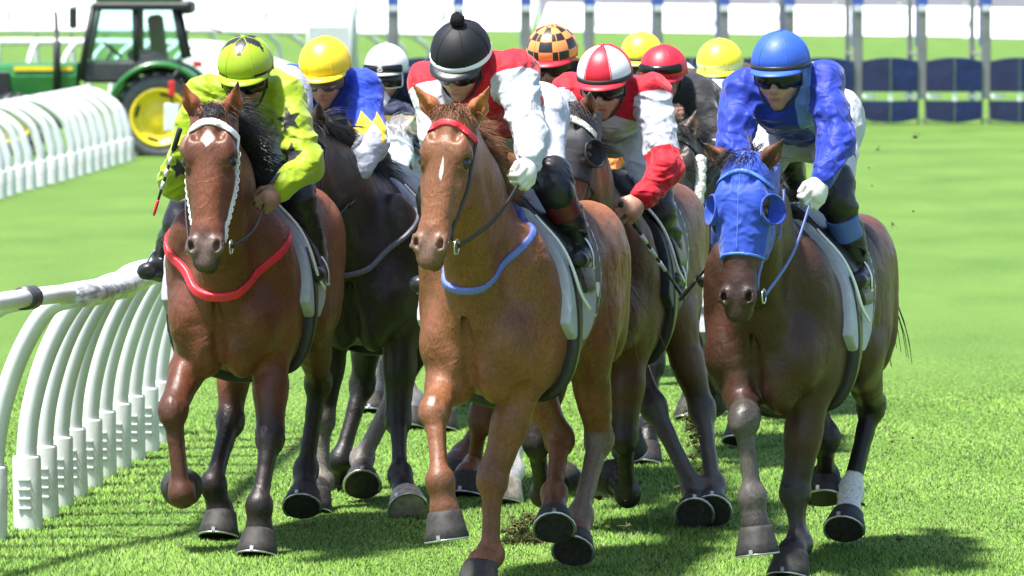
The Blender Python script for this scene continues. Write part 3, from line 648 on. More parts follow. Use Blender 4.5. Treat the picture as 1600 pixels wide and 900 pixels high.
def make_hoof(root, top, bot, fwd, mat, r=0.071, k=1.0):
    """a hoof: oblique horn wall wider at the ground, flat sole and a metal shoe round its rim"""
    ax = nrm(bot - top); f = nrm(fwd - ax * (fwd @ ax)); l = np.cross(ax, f); seg = 18
    V = []; L = np.linalg.norm(bot - top)
    for (t, rr, sh) in ((-0.12, 0.93, -0.002), (0.0, 1.04, 0), (0.12, 1.06, 0.004), (0.55, 1.2, 0.012), (0.97, 1.36, 0.02), (1.0, 1.33, 0.02)):
        for j in range(seg):
            a = 2 * math.pi * j / seg; ca, sa = math.cos(a), math.sin(a)
            sx = 1.08 if ca > 0 else 0.86
            V.append(top + ax * L * t + f * (ca * r * rr * k * sx + sh) + l * sa * r * rr * k)
    F = []; n = 6
    for i in range(n - 1):
        for j in range(seg): q = (j + 1) % seg; F.append((i * seg + j, i * seg + q, (i + 1) * seg + q, (i + 1) * seg + j))
    F.append(tuple((n - 1) * seg + j for j in range(seg))); F.append(tuple(range(seg))[::-1])
    V = np.array(V)
    hoof = mk('hoof', V, F, mat, root, [True] * (len(F) - 2) + [False, False])
    mb = MB(); ring = V[(n - 1) * seg:]; c = ring.mean(0)
    outer = [c + (p - c) * 1.005 + ax * 0.003 for j, p in enumerate(ring) if not 7 <= j <= 11]
    order = list(range(12, 18)) + list(range(0, 7)); P = [c + (ring[j] - c) * 0.95 + ax * 0.004 for j in order]
    mb.tube(np.array(P), 0.0075, 5, flat=(ax, 0.7)); 
    toe = ring[0]; mb.box(toe * 0.97 + c * 0.03 - ax * 0.008, (0.006, 0.008, 0.010), np.stack([f, l, ax], 1))
    mb.build('horseshoe', M_SHOE, hoof)
    return hoof

TRUNK = []
def _tr():
    T = TRUNK
    T.append(E((-0.12, 0, 1.175), (0.66, 0.305, 0.385), 0.05))
    T.append(E((-0.02, 0, 1.045), (0.5, 0.29, 0.275), 0.06))
    T.append(E((-0.52, 0, 1.29), (0.44, 0.27, 0.29), 0.08))
    T.append(C((0.22, 0, 1.47), (-0.22, 0, 1.44), 0.10, 0.11, 0.12, (0, 1, 0), 0.8))
    for s in (-1, 1):
        T.append(E((0.20, s * 0.180, 1.19), (0.17, 0.125, 0.37), 0.06, pitchax(-0.45)))     # shoulder blade muscle
        T.append(E((0.33, s * 0.135, 1.03), (0.17, 0.13, 0.18), 0.06))                      # point of shoulder
        T.append(E((0.37, s * 0.080, 0.94), (0.13, 0.09, 0.17), 0.035))                    # breast
        T.append(E((0.10, s * 0.190, 0.98), (0.17, 0.095, 0.17), 0.05))                      # triceps
        T.append(E((-0.80, s * 0.12, 1.34), (0.36, 0.165, 0.25), 0.07, pitchax(0.12)))      # croup
        T.append(E((-0.98, s * 0.14, 1.14), (0.16, 0.115, 0.30), 0.07, pitchax(-0.15)))     # buttock
        T.append(E((-0.70, s * 0.165, 1.08), (0.23, 0.115, 0.26), 0.08, pitchax(0.35)))     # thigh
    T.append(C((-1.02, 0, 1.46), (-1.16, 0, 1.30), 0.05, 0.035, 0.05))                      # dock
_tr()

def horse(fr, cfg):
    """one horse: a continuous skin of trunk, neck, head, ears and posed legs; hooves, eyes, hair and tack are its parts"""
    g = cfg.get; h = g('h', 0.011)
    root = empty('horse', fr.o, fr.rz); props(root, g('label'), 'horse', 'galloping race horses')
    dz = g('dz', 0.0)
    def up(p): 
        if p[0] == 'e': return (p[0], p[1] + V3(0, 0, dz)) + p[2:]
        return (p[0], p[1] + V3(0, 0, dz), p[2] + V3(0, 0, dz)) + p[3:]
    body = [up(p) for p in TRUNK]
    # --- head frame
    poll, muz = g('poll'), g('muz')
    a = nrm(muz - poll); l0 = V3(g('turn', 0.0), 1, g('roll', 0.0)); l = nrm(l0 - a * (l0 @ a)); n = np.cross(a, l)
    hs = g('hs', 1.0)
    H = lambda x, y, z: poll + (a * x + l * y + n * z) * hs
    A = np.stack([a, l, n]); e = lambda x, y, z, h3, k=0.03, sub=False, ax=None: E(H(x, y, z), np.array(h3) * hs, k * hs, A if ax is None else ax, sub)
    cc = lambda p, q, r0, r1, k=0.03, qq=1.0, sub=False: C(H(*p), H(*q), r0 * hs, r1 * hs, k * hs, l, qq, sub)
    head = [e(0.085, 0, -0.045, (0.135, 0.094, 0.088)), cc((0.05, 0, -0.06), (0.30, 0, -0.06), 0.085, 0.080, 0.04),
            cc((0.17, 0, -0.016), (0.52, 0, -0.03), 0.066, 0.049, 0.035, 1.20), cc((0.16, 0, 0.022), (0.50, 0, 0.0), 0.03, 0.024, 0.03, 1.6)]
    for s in (-1, 1):
        head += [e(0.188, s * 0.080, 0.0, (0.060, 0.034, 0.038), 0.028), e(0.155, s * 0.066, 0.03, (0.06, 0.028, 0.022), 0.025),
                 e(0.225, s * 0.052, -0.135, (0.155, 0.036, 0.115), 0.035),
                 cc((0.27, s * 0.080, -0.030), (0.43, s * 0.062, -0.045), 0.02, 0.011, 0.03),   # facial crest
                 e(0.212, s * 0.100, 0.002, (0.030, 0.019, 0.026), 0.010, True),           # eye socket
                 C(H(0.180, s * 0.097, -0.018), H(0.186, s * 0.090, 0.022), 0.0145 * hs, 0.013 * hs, 0.008), C(H(0.243, s * 0.093, -0.018), H(0.240, s * 0.084, 0.018), 0.011 * hs, 0.010 * hs, 0.010),  # lids
                 e(0.560, s * 0.043, 0.0, (0.044, 0.034, 0.038), 0.020)]
    head += [cc((0.50, 0, -0.03), (0.585, 0, -0.035), 0.053, 0.052, 0.03, 1.16), e(0.625, 0, -0.030, (0.038, 0.055, 0.038), 0.022), e(0.648, 0, -0.03, (0.016, 0.036, 0.026), 0.012),
             cc((0.26, 0, -0.175), (0.56, 0, -0.095), 0.045, 0.032, 0.035, 1.0), e(0.610, 0, -0.092, (0.046, 0.040, 0.030), 0.016)]
    for s in (-1, 1):
        head += [E(H(0.567, s * 0.056, 0.030), V3(0.027, 0.0145, 0.030) * hs, 0.007, np.stack([nrm(a - l * s * 0.45), nrm(l * s + a * 0.45), n]), True),
                 C(H(0.540, s * 0.067, 0.022), H(0.590, s * 0.072, 0.018), 0.008 * hs, 0.008 * hs, 0.010), e(0.10, s * 0.052, 0.040, (0.035, 0.018, 0.012), 0.02, True)]
    head.append(C(H(0.66, -0.06, -0.066), H(0.66, 0.06, -0.066), 0.010, 0.010, 0.006, sub=True))   # mouth
    ears = []
    for s, tip in ((-1, g('earR')), (1, g('earL'))):
        b0 = H(0.02, s * 0.062, -0.055); tip = H(-0.13, s * 0.10, -0.02) if tip is None else tip
        d = tip - b0; el = nrm(l * s * 0.6 + n * 0.4); d1 = nrm(d); wd = nrm(np.cross(d1, n))
        op = nrm(n * 0.85 + l * s * 0.5); op = nrm(op - d1 * (op @ d1)); wd = np.cross(d1, op)
        mid = b0 + d * 0.42
        ears += [C(b0, mid, 0.030, 0.037, 0.02, wd, 1.1), C(mid, tip - d * 0.04, 0.037, 0.006, 0.015, op, 0.75),
                 C(b0 + d * 0.22 + op * 0.024, mid + d * 0.30 + op * 0.022, 0.018, 0.011, 0.008, wd, 1.0, sub=True)]
    # --- neck
    nb, nt_ = V3(0.20, 0, 1.30 + dz), H(0.12, 0, -0.12)
    nm = nb * 0.5 + nt_ * 0.5 + V3(0.02, 0, 0.05)
    dn = nt_ - nb
    neck = [C(nb, nm, 0.285, 0.195, 0.08, (0, 1, 0), 0.60), C(nm, nt_, 0.195, 0.120, 0.06, (0, 1, 0), 0.62),
            C(nb + V3(-0.06, 0, 0.22), H(0.02, 0, -0.10), 0.07, 0.05, 0.08, (0, 1, 0), 0.9),
            C(V3(0.36, 0, 1.05 + dz), H(0.22, 0, -0.19), 0.09, 0.055, 0.08)]
    for s in (-1, 1):
        neck.append(C(V3(0.38, s * 0.05, 1.10 + dz), H(0.2, s * 0.04, -0.16), 0.055, 0.03, 0.06))
    # --- legs
    legs = []; marks = []; J = {}
    for key, side, fore in (('RF', -1, 1), ('LF', 1, 1), ('RH', -1, 0), ('LH', 1, 0)):
        sp = g(key); 
        if fore:
            top = V3(0.16, side * 0.165, 0.95 + dz); L0, L1, L2 = 0.49, 0.33, 0.25
        else:
            top = V3(-0.62, side * 0.17, 0.98 + dz); L0, L1, L2 = 0.49, 0.42, 0.25
        k_, f_, h_ = sp
        def loc(x): return x if isinstance(x, np.ndarray) else (fr.px(*x) if not isinstance(x[2], str) else None)
        if k_ is None:
            fet = loc(f_); kn = bend(top, fet, L0, L1, (1, 0, 0.2) if fore else (-1, 0, 0))
        else:
            kn = loc(k_); kn = fr.chain(top, L0, k_[0], k_[1], k_[2] == '+') if kn is None else kn
            fet = loc(f_); fet = fr.chain(kn, L1, f_[0], f_[1], f_[2] == '+') if fet is None else fet
        hf = loc(h_); hf = fr.chain(fet, L2, h_[0], h_[1], h_[2] == '+') if hf is None else hf
        if np.linalg.norm(hf - fet) > 0.27: hf = fet + nrm(hf - fet) * 0.24
        fet[2] = max(fet[2], 0.13)
        flat = hf[2] < 0.015
        if hf[2] < 0.0: hf = V3(fet[0] + math.sqrt(max(0.24 ** 2 - fet[2] ** 2, 0.004)) * (0.8 if fet[2] < 0.2 else 0.4), fet[1], 0.0)
        pd = nrm(hf - fet); cor = hf - pd * 0.105
        if flat: cor = hf + V3(-0.035, 0, 0.10)
        J[key] = (top, kn, fet, cor, hf)
        lat = V3(0, 1, 0)
        if fore:
            u = nrm(kn - top); mus = top + u * 0.10 + V3(0.02, side * 0.01, 0)
            legs += [C(V3(0.22, side * 0.175, 1.05 + dz), top, 0.115, 0.108, 0.05, lat, 0.8),
                     C(top, top + (kn - top) * 0.55, 0.115, 0.084, 0.05, lat, 0.88), C(top + (kn - top) * 0.5, kn, 0.082, 0.060, 0.03, lat, 0.95),
                     E(kn, (0.056, 0.058, 0.086), 0.034, np.stack([nrm(np.cross(lat, u)), lat, u])),
                     E(kn + nrm(np.cross(lat, u)) * -0.03 + u * 0.0, (0.03, 0.03, 0.04), 0.02)]
        else:
            u = nrm(kn - top)
            legs += [C(V3(-0.78, side * 0.16, 1.10 + dz), top, 0.15, 0.125, 0.06, lat, 0.75),
                     C(top, top + (kn - top) * 0.6, 0.135, 0.085, 0.05, lat, 0.8), C(top + (kn - top) * 0.5, kn, 0.086, 0.056, 0.03, lat, 0.92),
                     E(kn, (0.066, 0.060, 0.078), 0.03)]
            back = nrm((kn - top) - (fet - kn)); legs.append(C(kn + nrm(kn - (top + fet) / 2) * 0.02, kn + nrm(kn - (top + fet) / 2) * 0.055 + V3(0, 0, 0.03), 0.028, 0.022, 0.025))
        r1, r2 = (0.050, 0.043) if fore else (0.053, 0.045)
        d2 = nrm(fet - kn); bk = nrm(np.cross(d2, lat)); bk = bk if bk[0] < 0 else -bk
        legs += [C(kn, kn + (fet - kn) * 0.35, r1 + 0.008, r2 + 0.001, 0.03, lat, 0.9), C(kn + (fet - kn) * 0.3, fet, r2, r2 + 0.002, 0.015, lat, 0.92),
                 C(kn + (fet - kn) * 0.2 + bk * 0.022, fet + bk * 0.02, 0.024, 0.026, 0.02, lat, 0.8),
                 E(fet, (0.060, 0.059, 0.064), 0.032), E(fet + bk * 0.022 + pd * 0.01, (0.028, 0.03, 0.03), 0.02),
                 C(fet, cor, 0.051, 0.056, 0.025, lat, 1.0), C(cor - pd * 0.015, cor + pd * 0.03, 0.060, 0.061, 0.02)]
        marks.append((key, kn, fet, cor, top))
    prims = body + neck + legs + head + ears
    prims.append(C(V3(0.53, 0, 1.16 + dz), V3(0.47, 0, 0.88 + dz), 0.012, 0.012, 0.035, sub=True))
    V, Q = skin(prims, h)
    N_ = vnormals(V, Q); o_ = g('seed', 1) * 2.3 + 20
    n1 = vnoise(V[:, 0] * 5 + o_, V[:, 1] * 7 + o_, V[:, 2] * 3.4 + o_); n2 = vnoise(V[:, 0] * 13 + o_, V[:, 1] * 13 + o_, V[:, 2] * 8 + o_); tru = smooth01((V[:, 2] - 0.62) / 0.25) * (V[:, 0] < 0.62)
    dsp = tru * (0.013 * (n1 - 0.5) - 0.006 * ridge(n1, 2.4) + 0.005 * (n2 - 0.5) - 0.003 * ridge(n2, 2.2)) + (1 - tru) * 0.0022 * (n2 - 0.5)
    for key in J:                                           # tendons behind the cannons, flat fronted knees
        top, kn, fet, cor, hf = J[key]; d_, t_ = segdist(V, kn, fet); ax_ = nrm(fet - kn); rel = V - kn; rel = rel - np.outer(rel @ ax_, ax_); rl = np.linalg.norm(rel, axis=1) + 1e-6
        ly_ = np.abs(rel[:, 1] / rl); dsp = dsp - 0.0055 * (d_ < 0.085) * smooth01((ly_ - 0.75) / 0.2) * smooth01((t_ - 0.12) / 0.1) * smooth01((0.9 - t_) / 0.1)
        kd = np.linalg.norm((V - kn), axis=1); dsp = dsp + 0.004 * (kd < 0.075) * (ridge(vnoise(V[:, 0] * 30 + o_, V[:, 1] * 30 + o_, V[:, 2] * 22 + o_), 1.6) - 0.4)
    V = V + N_ * dsp[:, None]
    # --- coat markings, and a painted face highlight where marks carries one
    dark = np.zeros(len(V)); white = np.zeros(len(V)); dust = np.zeros(len(V)); pink = np.zeros(len(V)); red = np.zeros(len(V))
    pts = g('points', 1.0)
    for key, kn, fet, cor, top in marks:
        d1, t1 = segdist(V, kn, fet); d2, t2 = segdist(V, fet, cor + nrm(cor - fet) * 0.06); d0, t0 = segdist(V, top, kn)
        dk = np.maximum(smooth01((0.100 - d1) / 0.02) * smooth01((t1 + 0.05) / 0.12), smooth01((0.108 - d2) / 0.02))
        dk = np.maximum(dk, smooth01((0.105 - d0) / 0.02) * smooth01((t0 - g('rise', 0.55)) / 0.45))
        dark = np.maximum(dark, dk * pts * g('pt_' + key, 1.0))
        sock = g('sock_' + key, 0)
        if sock: white = np.maximum(white, np.maximum(smooth01((0.100 - d1) / 0.02) * smooth01((t1 - (1 - sock)) / 0.12), smooth01((0.105 - d2) / 0.02)))
        du = g('dust_' + key, 0)
        if du: dust = np.maximum(dust, du * np.maximum(smooth01((0.100 - d1) / 0.02) * smooth01((t1 + 0.1) / 0.2), 0.6 * smooth01((0.108 - d2) / 0.02) * (1 - t2)))
    hp = (V - poll) / hs; ha, hl, hn = hp @ a, hp @ l, hp @ n; near = (np.linalg.norm(V - H(0.3, 0, -0.05), axis=1) < 0.48 * hs)
    mz = near * smooth01((ha - 0.46) / 0.09) * (np.abs(hl) < 0.12)
    dark = np.maximum(dark, mz * g('muzzle', 0.85))
    dark = np.maximum(dark, near * 0.8 * smooth01(1 - np.linalg.norm(np.stack([ha - 0.21, np.abs(hl) - 0.095, hn + 0.005], 1) / (0.05, 0.04, 0.04), axis=1)) * g('eyedark', 1))
    dark = np.maximum(dark, near * g('cheek', 0.0) * smooth01((np.abs(hl) - 0.035) / 0.05) * smooth01((ha - 0.16) / 0.08))
    pink = near * smooth01((ha - 0.50) / 0.08) * g('pink', 0.0) * smooth01((hn + 0.03) / 0.06) 
    for (x, y, sx, sy, rot) in g('marks', []):
        white = np.maximum(white, near * (hn > -0.05) * np.clip(1.0 - 0.5 * (np.abs((ha - x) / sx) + np.abs(hl - y) / (sy * np.clip(1 - (ha - x) / sx * rot, 0.15, 2))), 0, 1))
    for s in (-1, 1):
        tip = ears[0 if s < 0 else 3]; 
    for i_, b0i in ((0, 0), (1, 3)):
        tipp = ears[b0i + 1][2]; dd = np.linalg.norm(V - tipp, axis=1); dark = np.maximum(dark, smooth01((0.06 - dd) / 0.05) * g('eartip', 0.9))
        b0 = ears[b0i][1]; 
        red = np.maximum(red, smooth01((0.17 - dd) / 0.05) * 0.8 * (1 - dark))
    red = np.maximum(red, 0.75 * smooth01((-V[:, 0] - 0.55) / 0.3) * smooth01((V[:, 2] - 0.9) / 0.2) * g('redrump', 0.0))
    if g('allwhite'): white[:] = np.maximum(white, g('allwhite')); white *= (1 - dark)
    mk('body', V, Q, g('coat'), root, attrs=dict(dark=dark, white=white, dust=dust, pink=pink, red=red))
    # --- hooves, eyes
    for key in ('RF', 'LF', 'RH', 'LH'):
        top, kn, fet, cor, hf = J[key]
        pdv = nrm(hf - fet); can = nrm(fet - kn); fw = V3(1, 0, 0.0)
        toe = fw if abs(pdv[0]) < 0.75 else V3(0, 0, 1) * (1 if pdv[0] > 0 else -1)
        make_hoof(root, cor, hf, toe, g('hoof_' + key, g('hoofmat', M_HOOF)))
    for s in (-1, 1):
        th, ph = np.meshgrid(np.linspace(0, math.pi, 8), np.linspace(0, 2 * math.pi, 12, endpoint=False), indexing='ij')
        S_ = np.stack([np.sin(th) * np.cos(ph), np.sin(th) * np.sin(ph), np.cos(th)], -1).reshape(-1, 3) * 0.027 * hs
        F = [(i * 12 + j, i * 12 + (j + 1) % 12, (i + 1) * 12 + (j + 1) % 12, (i + 1) * 12 + j) for i in range(7) for j in range(12)]
        mk('eye', S_ + H(0.213, s * 0.0870, 0.000), F, M_EYE, root)
    # --- mane, forelock, tail
    R = np.random.default_rng(g('seed', 1)); locks = []; blow = g('blow', V3(-0.3, 0.25, 0.05))
    wth = V3(-0.02, 0, 1.56 + dz)
    crest = np.array([H(-0.01, 0, -0.08), nm + V3(-0.10, 0, 0.20), wth]); crest = spline(crest, 12)
    crest = onto(neck + body + head, crest, 0.0)
    for _ in range(g('nmane', 260)):
        t = R.random() ** 0.8 * (len(crest) - 1.01); i = int(t); p = crest[i] + (crest[i + 1] - crest[i]) * (t - i) + R.normal(0, 0.012, 3) * (1, 1, 0.3)
        Lm = R.uniform(0.09, 0.22) * g('manelen', 1.0); d = nrm(V3(-0.2, 0, 0.9) + R.normal(0, 0.3, 3)); sd = g('maneside', 1.0)
        cb = blow * R.uniform(0.5, 1.3) + R.normal(0, 0.10, 3); dr = R.uniform(0.45, 0.9)
        for q_ in range(7):
            Q_ = [p + R.normal(0, 0.005, 3)]; v = nrm(d + R.normal(0, 0.05, 3)); L2_ = Lm * R.uniform(0.75, 1.1)
            for s_ in range(6):
                v = nrm(v + (cb + V3(0, 0.22 * sd, -dr) + R.normal(0, 0.06, 3)) * 0.62); Q_.append(Q_[-1] + v * L2_ / 6)
            locks.append(Q_)
    strands('mane', locks, g('hair'), root, r=0.0021)
    locks = []
    for _ in range(g('nfore', 110) * 2):
        p = H(R.uniform(-0.03, 0.03), R.normal(0, 0.030), R.uniform(-0.07, 0.01)); v = nrm(n * 0.8 - a * 0.6 + l * R.normal(0, 0.5))
        Lm = R.uniform(0.06, 0.14) * g('forelen', 1.0); Q_ = [p]
        for s_ in range(5):
            v = nrm(v + (a * 0.55 - n * 0.12 + l * g('foreside', 0.0) + R.normal(0, 0.16, 3)) * 0.7 + V3(*blow) * 0.2); Q_.append(Q_[-1] + v * Lm / 5)
        Q_ = np.array(Q_); d = fieldpts(head, Q_); Q_[:] = Q_ + n * np.clip(0.006 - d, 0, 0.06)[:, None]
        locks.append(Q_)
    strands('forelock', locks, g('hair'), root, r=0.0024)
    locks = []
    for _ in range(130):
        p = V3(-1.13, 0, 1.36 + dz) + R.normal(0, 0.025, 3); v = nrm(V3(-0.9, R.normal(0, 0.12), 0.05)); Lm = R.uniform(0.5, 0.75); Q_ = [p]
        for s_ in range(6): v = nrm(v + V3(0, R.normal(0, 0.05), -0.32)); Q_.append(Q_[-1] + v * Lm / 6)
        locks.append(Q_)
    strands('tail', locks, g('hair'), root, r=0.006)
    return dict(root=root, H=H, A=(a, l, n), head=head, body=body, neck=neck, prims=prims, J=J, dz=dz, hs=hs, poll=poll, fr=fr, crest=crest)

# ------------------------------------------------------------------ tack
def headband(hz, name, mat, parent, a0, wdt, arch=0.0, off=0.007, nmin=-0.09, h=0.0055):
    a, l, n = hz['A']; poll, hs = hz['poll'], hz['hs']
    def reg(X, Y, Z):
        x, y, z = X - poll[0], Y - poll[1], Z - poll[2]
        A_ = (x * a[0] + y * a[1] + z * a[2]) / hs; L_ = (x * l[0] + y * l[1] + z * l[2]) / hs; N_ = (x * n[0] + y * n[1] + z * n[2]) / hs
        return np.maximum(np.abs(A_ - a0 - arch * L_ * L_) - wdt / 2, nmin - N_).astype(np.float32)
    c = hz['H'](a0, 0, 0); V, Q = skin(hz['head'], h, off, reg, c - 0.16, c + 0.16)
    return mk(name, V, Q, mat, parent)
def strap(hz, pts, name, mat, parent, w=0.011, off=0.004, flat=0.4, prims=None, n=7):
    P = spline(pts, n); P = onto(prims or hz['head'], P, off, 3); mb = MB(); mb.tube(P, w, 8); return mb.build(name, mat, parent)
def bridle(hz, brow, cheek, rein, hands, browcol_w=0.028, chain=False, reins=True, over=False):
    """browband, cheek straps, bit rings, and reins to the rider's hands"""
    root = hz['root']; H = hz['H']
    headband(hz, 'browband', brow, root, 0.055, browcol_w, arch=4.0, off=0.017 if over else 0.007)
    for s in (-1, 1):
        cp = strap(hz, [H(0.10, s * 0.105, -0.05), H(0.22, s * 0.105, -0.06), H(0.36, s * 0.095, -0.065), H(0.525, s * 0.08, -0.075)], 'cheek_strap', cheek, root, 0.008 if not chain else 0.007, 0.004)
        if chain:                                           # white plaited cheek strap
            P = spline([H(0.16, s * 0.108, -0.05), H(0.30, s * 0.098, -0.06), H(0.42, s * 0.085, -0.065), H(0.525, s * 0.075, -0.075)], 8); P = onto(hz['head'], P, 0.01, 3)
            mb = MB()
            for i in range(len(P) - 1):
                t = nrm(P[i + 1] - P[i]); u = nrm(np.cross(t, V3(0, 1, 0) if i % 2 else V3(1, 0, 0))); c = (P[i] + P[i + 1]) / 2
                th = np.linspace(0, 2 * math.pi, 9); ring = c + np.outer(np.cos(th), t) * 0.013 + np.outer(np.sin(th), u) * 0.007
                mb.tube(ring, 0.0032, 5, cap=False)
            mb.build('plaited_strap', cheek, cp)
        c = H(0.548, s * 0.088, -0.074); th = np.linspace(0, 2 * math.pi, 15); mb = MB()
        a, l, n = hz['A']; mb.tube(c + np.outer(np.cos(th), a) * 0.03 + np.outer(np.sin(th), n) * 0.03, 0.0045, 6, cap=False); mb.build('bit_ring', M_METAL, root)
        if reins and hands[0 if s < 0 else 1] is not None:
            b = hands[0 if s < 0 else 1]; m = c * 0.5 + b * 0.5 + V3(0, s * 0.02, -0.03)
            P = spline([c + V3(-0.02, 0, 0), m, b], 8)
            d = fieldpts(hz['prims'], P); 
            if (d < 0.01).any(): P = np.where((d < 0.01)[:, None], onto(hz['prims'], P, 0.012, 3), P)
            mb = MB(); mb.tube(P, 0.0095, 6, flat=(V3(0, 1, 0), 0.5)); mb.build('rein', rein, root)
            P = spline([b, b + V3(0.02, s * 0.03, -0.12), b + V3(-0.1, s * 0.06, -0.16)], 5)
def neckstrap(hz, mat, mat2=None, lo=1.02, hw=0.018, f0=0.40):
    """breastplate: a band round the front of the chest rising to the saddle"""
    dz = hz['dz']; pr = hz['body'] + hz['neck']; c0 = V3(f0, 0, lo + dz); nv = nrm(V3(0.52, 0, 0.85)); 
    def band(lowv, highv):
        def reg(X, Y, Z):
            d = np.abs((X - c0[0]) * nv[0] + (Z - c0[2]) * nv[2] - 1.2 * np.maximum(np.abs(Y) - 0.1, 0) ** 1.0 * 0.35) - hw
            return np.maximum(np.maximum(d, 0.02 - X), np.maximum(lowv - np.abs(Y), np.abs(Y) - highv)).astype(np.float32)
        return skin(pr, 0.0065, 0.0105, reg, V3(0.0, -0.35, lo + dz - 0.15), V3(0.75, 0.35, lo + dz + 0.55))
    V, Q = band(-1, 0.40); o = mk('breastplate', V, Q, mat, hz['root'])
    return o
def hood(hz, mat, cup=None, alow=0.40, h=0.006, cups=True, off=0.008, trim=None):
    """close fitting race hood: head skin grown a little, open over ears, eyes and muzzle"""
    a, l, n = hz['A']; poll, hs, H = hz['poll'], hz['hs'], hz['H']
    eyes = [H(0.20, s * 0.10, 0.0) for s in (-1, 1)]; er = [H(0.0, s * 0.072, -0.045) for s in (-1, 1)]
    def reg(X, Y, Z):
        x, y, z = X - poll[0], Y - poll[1], Z - poll[2]
        A_ = (x * a[0] + y * a[1] + z * a[2]) / hs; L_ = (x * l[0] + y * l[1] + z * l[2]) / hs
        r = np.maximum(A_ - alow - 0.6 * L_ * L_, -0.035 - A_)
        for e_ in eyes: r = np.maximum(r, 0.046 * hs - np.sqrt((X - e_[0]) ** 2 + (Y - e_[1]) ** 2 + (Z - e_[2]) ** 2))
        for e_ in er: r = np.maximum(r, 0.046 - np.sqrt((X - e_[0]) ** 2 + (Y - e_[1]) ** 2 + (Z - e_[2]) ** 2))
        return r.astype(np.float32)
    nk = [C(H(0.12, 0, -0.12), H(0.0, 0, -0.16), 0.105, 0.10, 0.05)]
    V, Q = skin(hz['head'] + nk, h, off, reg, poll - 0.45, poll + 0.45)
    V = folds(V, Q, 0.0035, 3, (0.2, 0.1, 1)); o = mk('race_hood', V, Q, mat, hz['root'])
    if trim is not None:
        headband(hz, 'hood_trim', trim, o, alow - 0.006, 0.012, 0.6, off + 0.003, -0.12); headband(hz, 'hood_trim', trim, o, -0.022, 0.014, 0.0, off + 0.003, -0.10)
        P = onto(hz['head'], spline([H(0.02, 0, 0.05), H(0.15, 0, 0.06), H(0.28, 0, 0.05), H(alow - 0.02, 0, 0.03)], 8), off + 0.001, 3); mb = MB(); mb.tube(P, 0.0028, 5); mb.build('hood_seam', trim, o)
    if cups:
        for s in (-1, 1):
            c = H(0.205, s * 0.098, -0.005); out = nrm(l * s * 0.95 + n * 0.15); fwdc = nrm(a * 0.1 + n); 
            u1 = nrm(a - out * (a @ out)); u2 = np.cross(out, u1); V_ = []; F = []; seg = 24; rows = [(0.044, -0.012), (0.054, 0.004), (0.060, 0.022), (0.058, 0.042), (0.0535, 0.044), (0.054, 0.022), (0.048, 0.004), (0.038, -0.010)]
            for (r_, o_) in rows:
                for j in range(seg):
                    an = 2 * math.pi * j / seg; dirv = u1 * math.cos(an) + u2 * math.sin(an); bk = 0.5 - 0.5 * (dirv @ n)   # taller at the back
                    V_.append(c + dirv * r_ * 1.10 * hs + out * (o_ * (0.25 + 1.25 * bk) if o_ > 0.01 else o_) * hs)
            k = len(rows)
            for i in range(k - 1):
                for j in range(seg): q = (j + 1) % seg; F.append((i * seg + j, i * seg + q, (i + 1) * seg + q, (i + 1) * seg + j))
            mk('blinker_cup', V_, F, cup or mat, o)
    return o
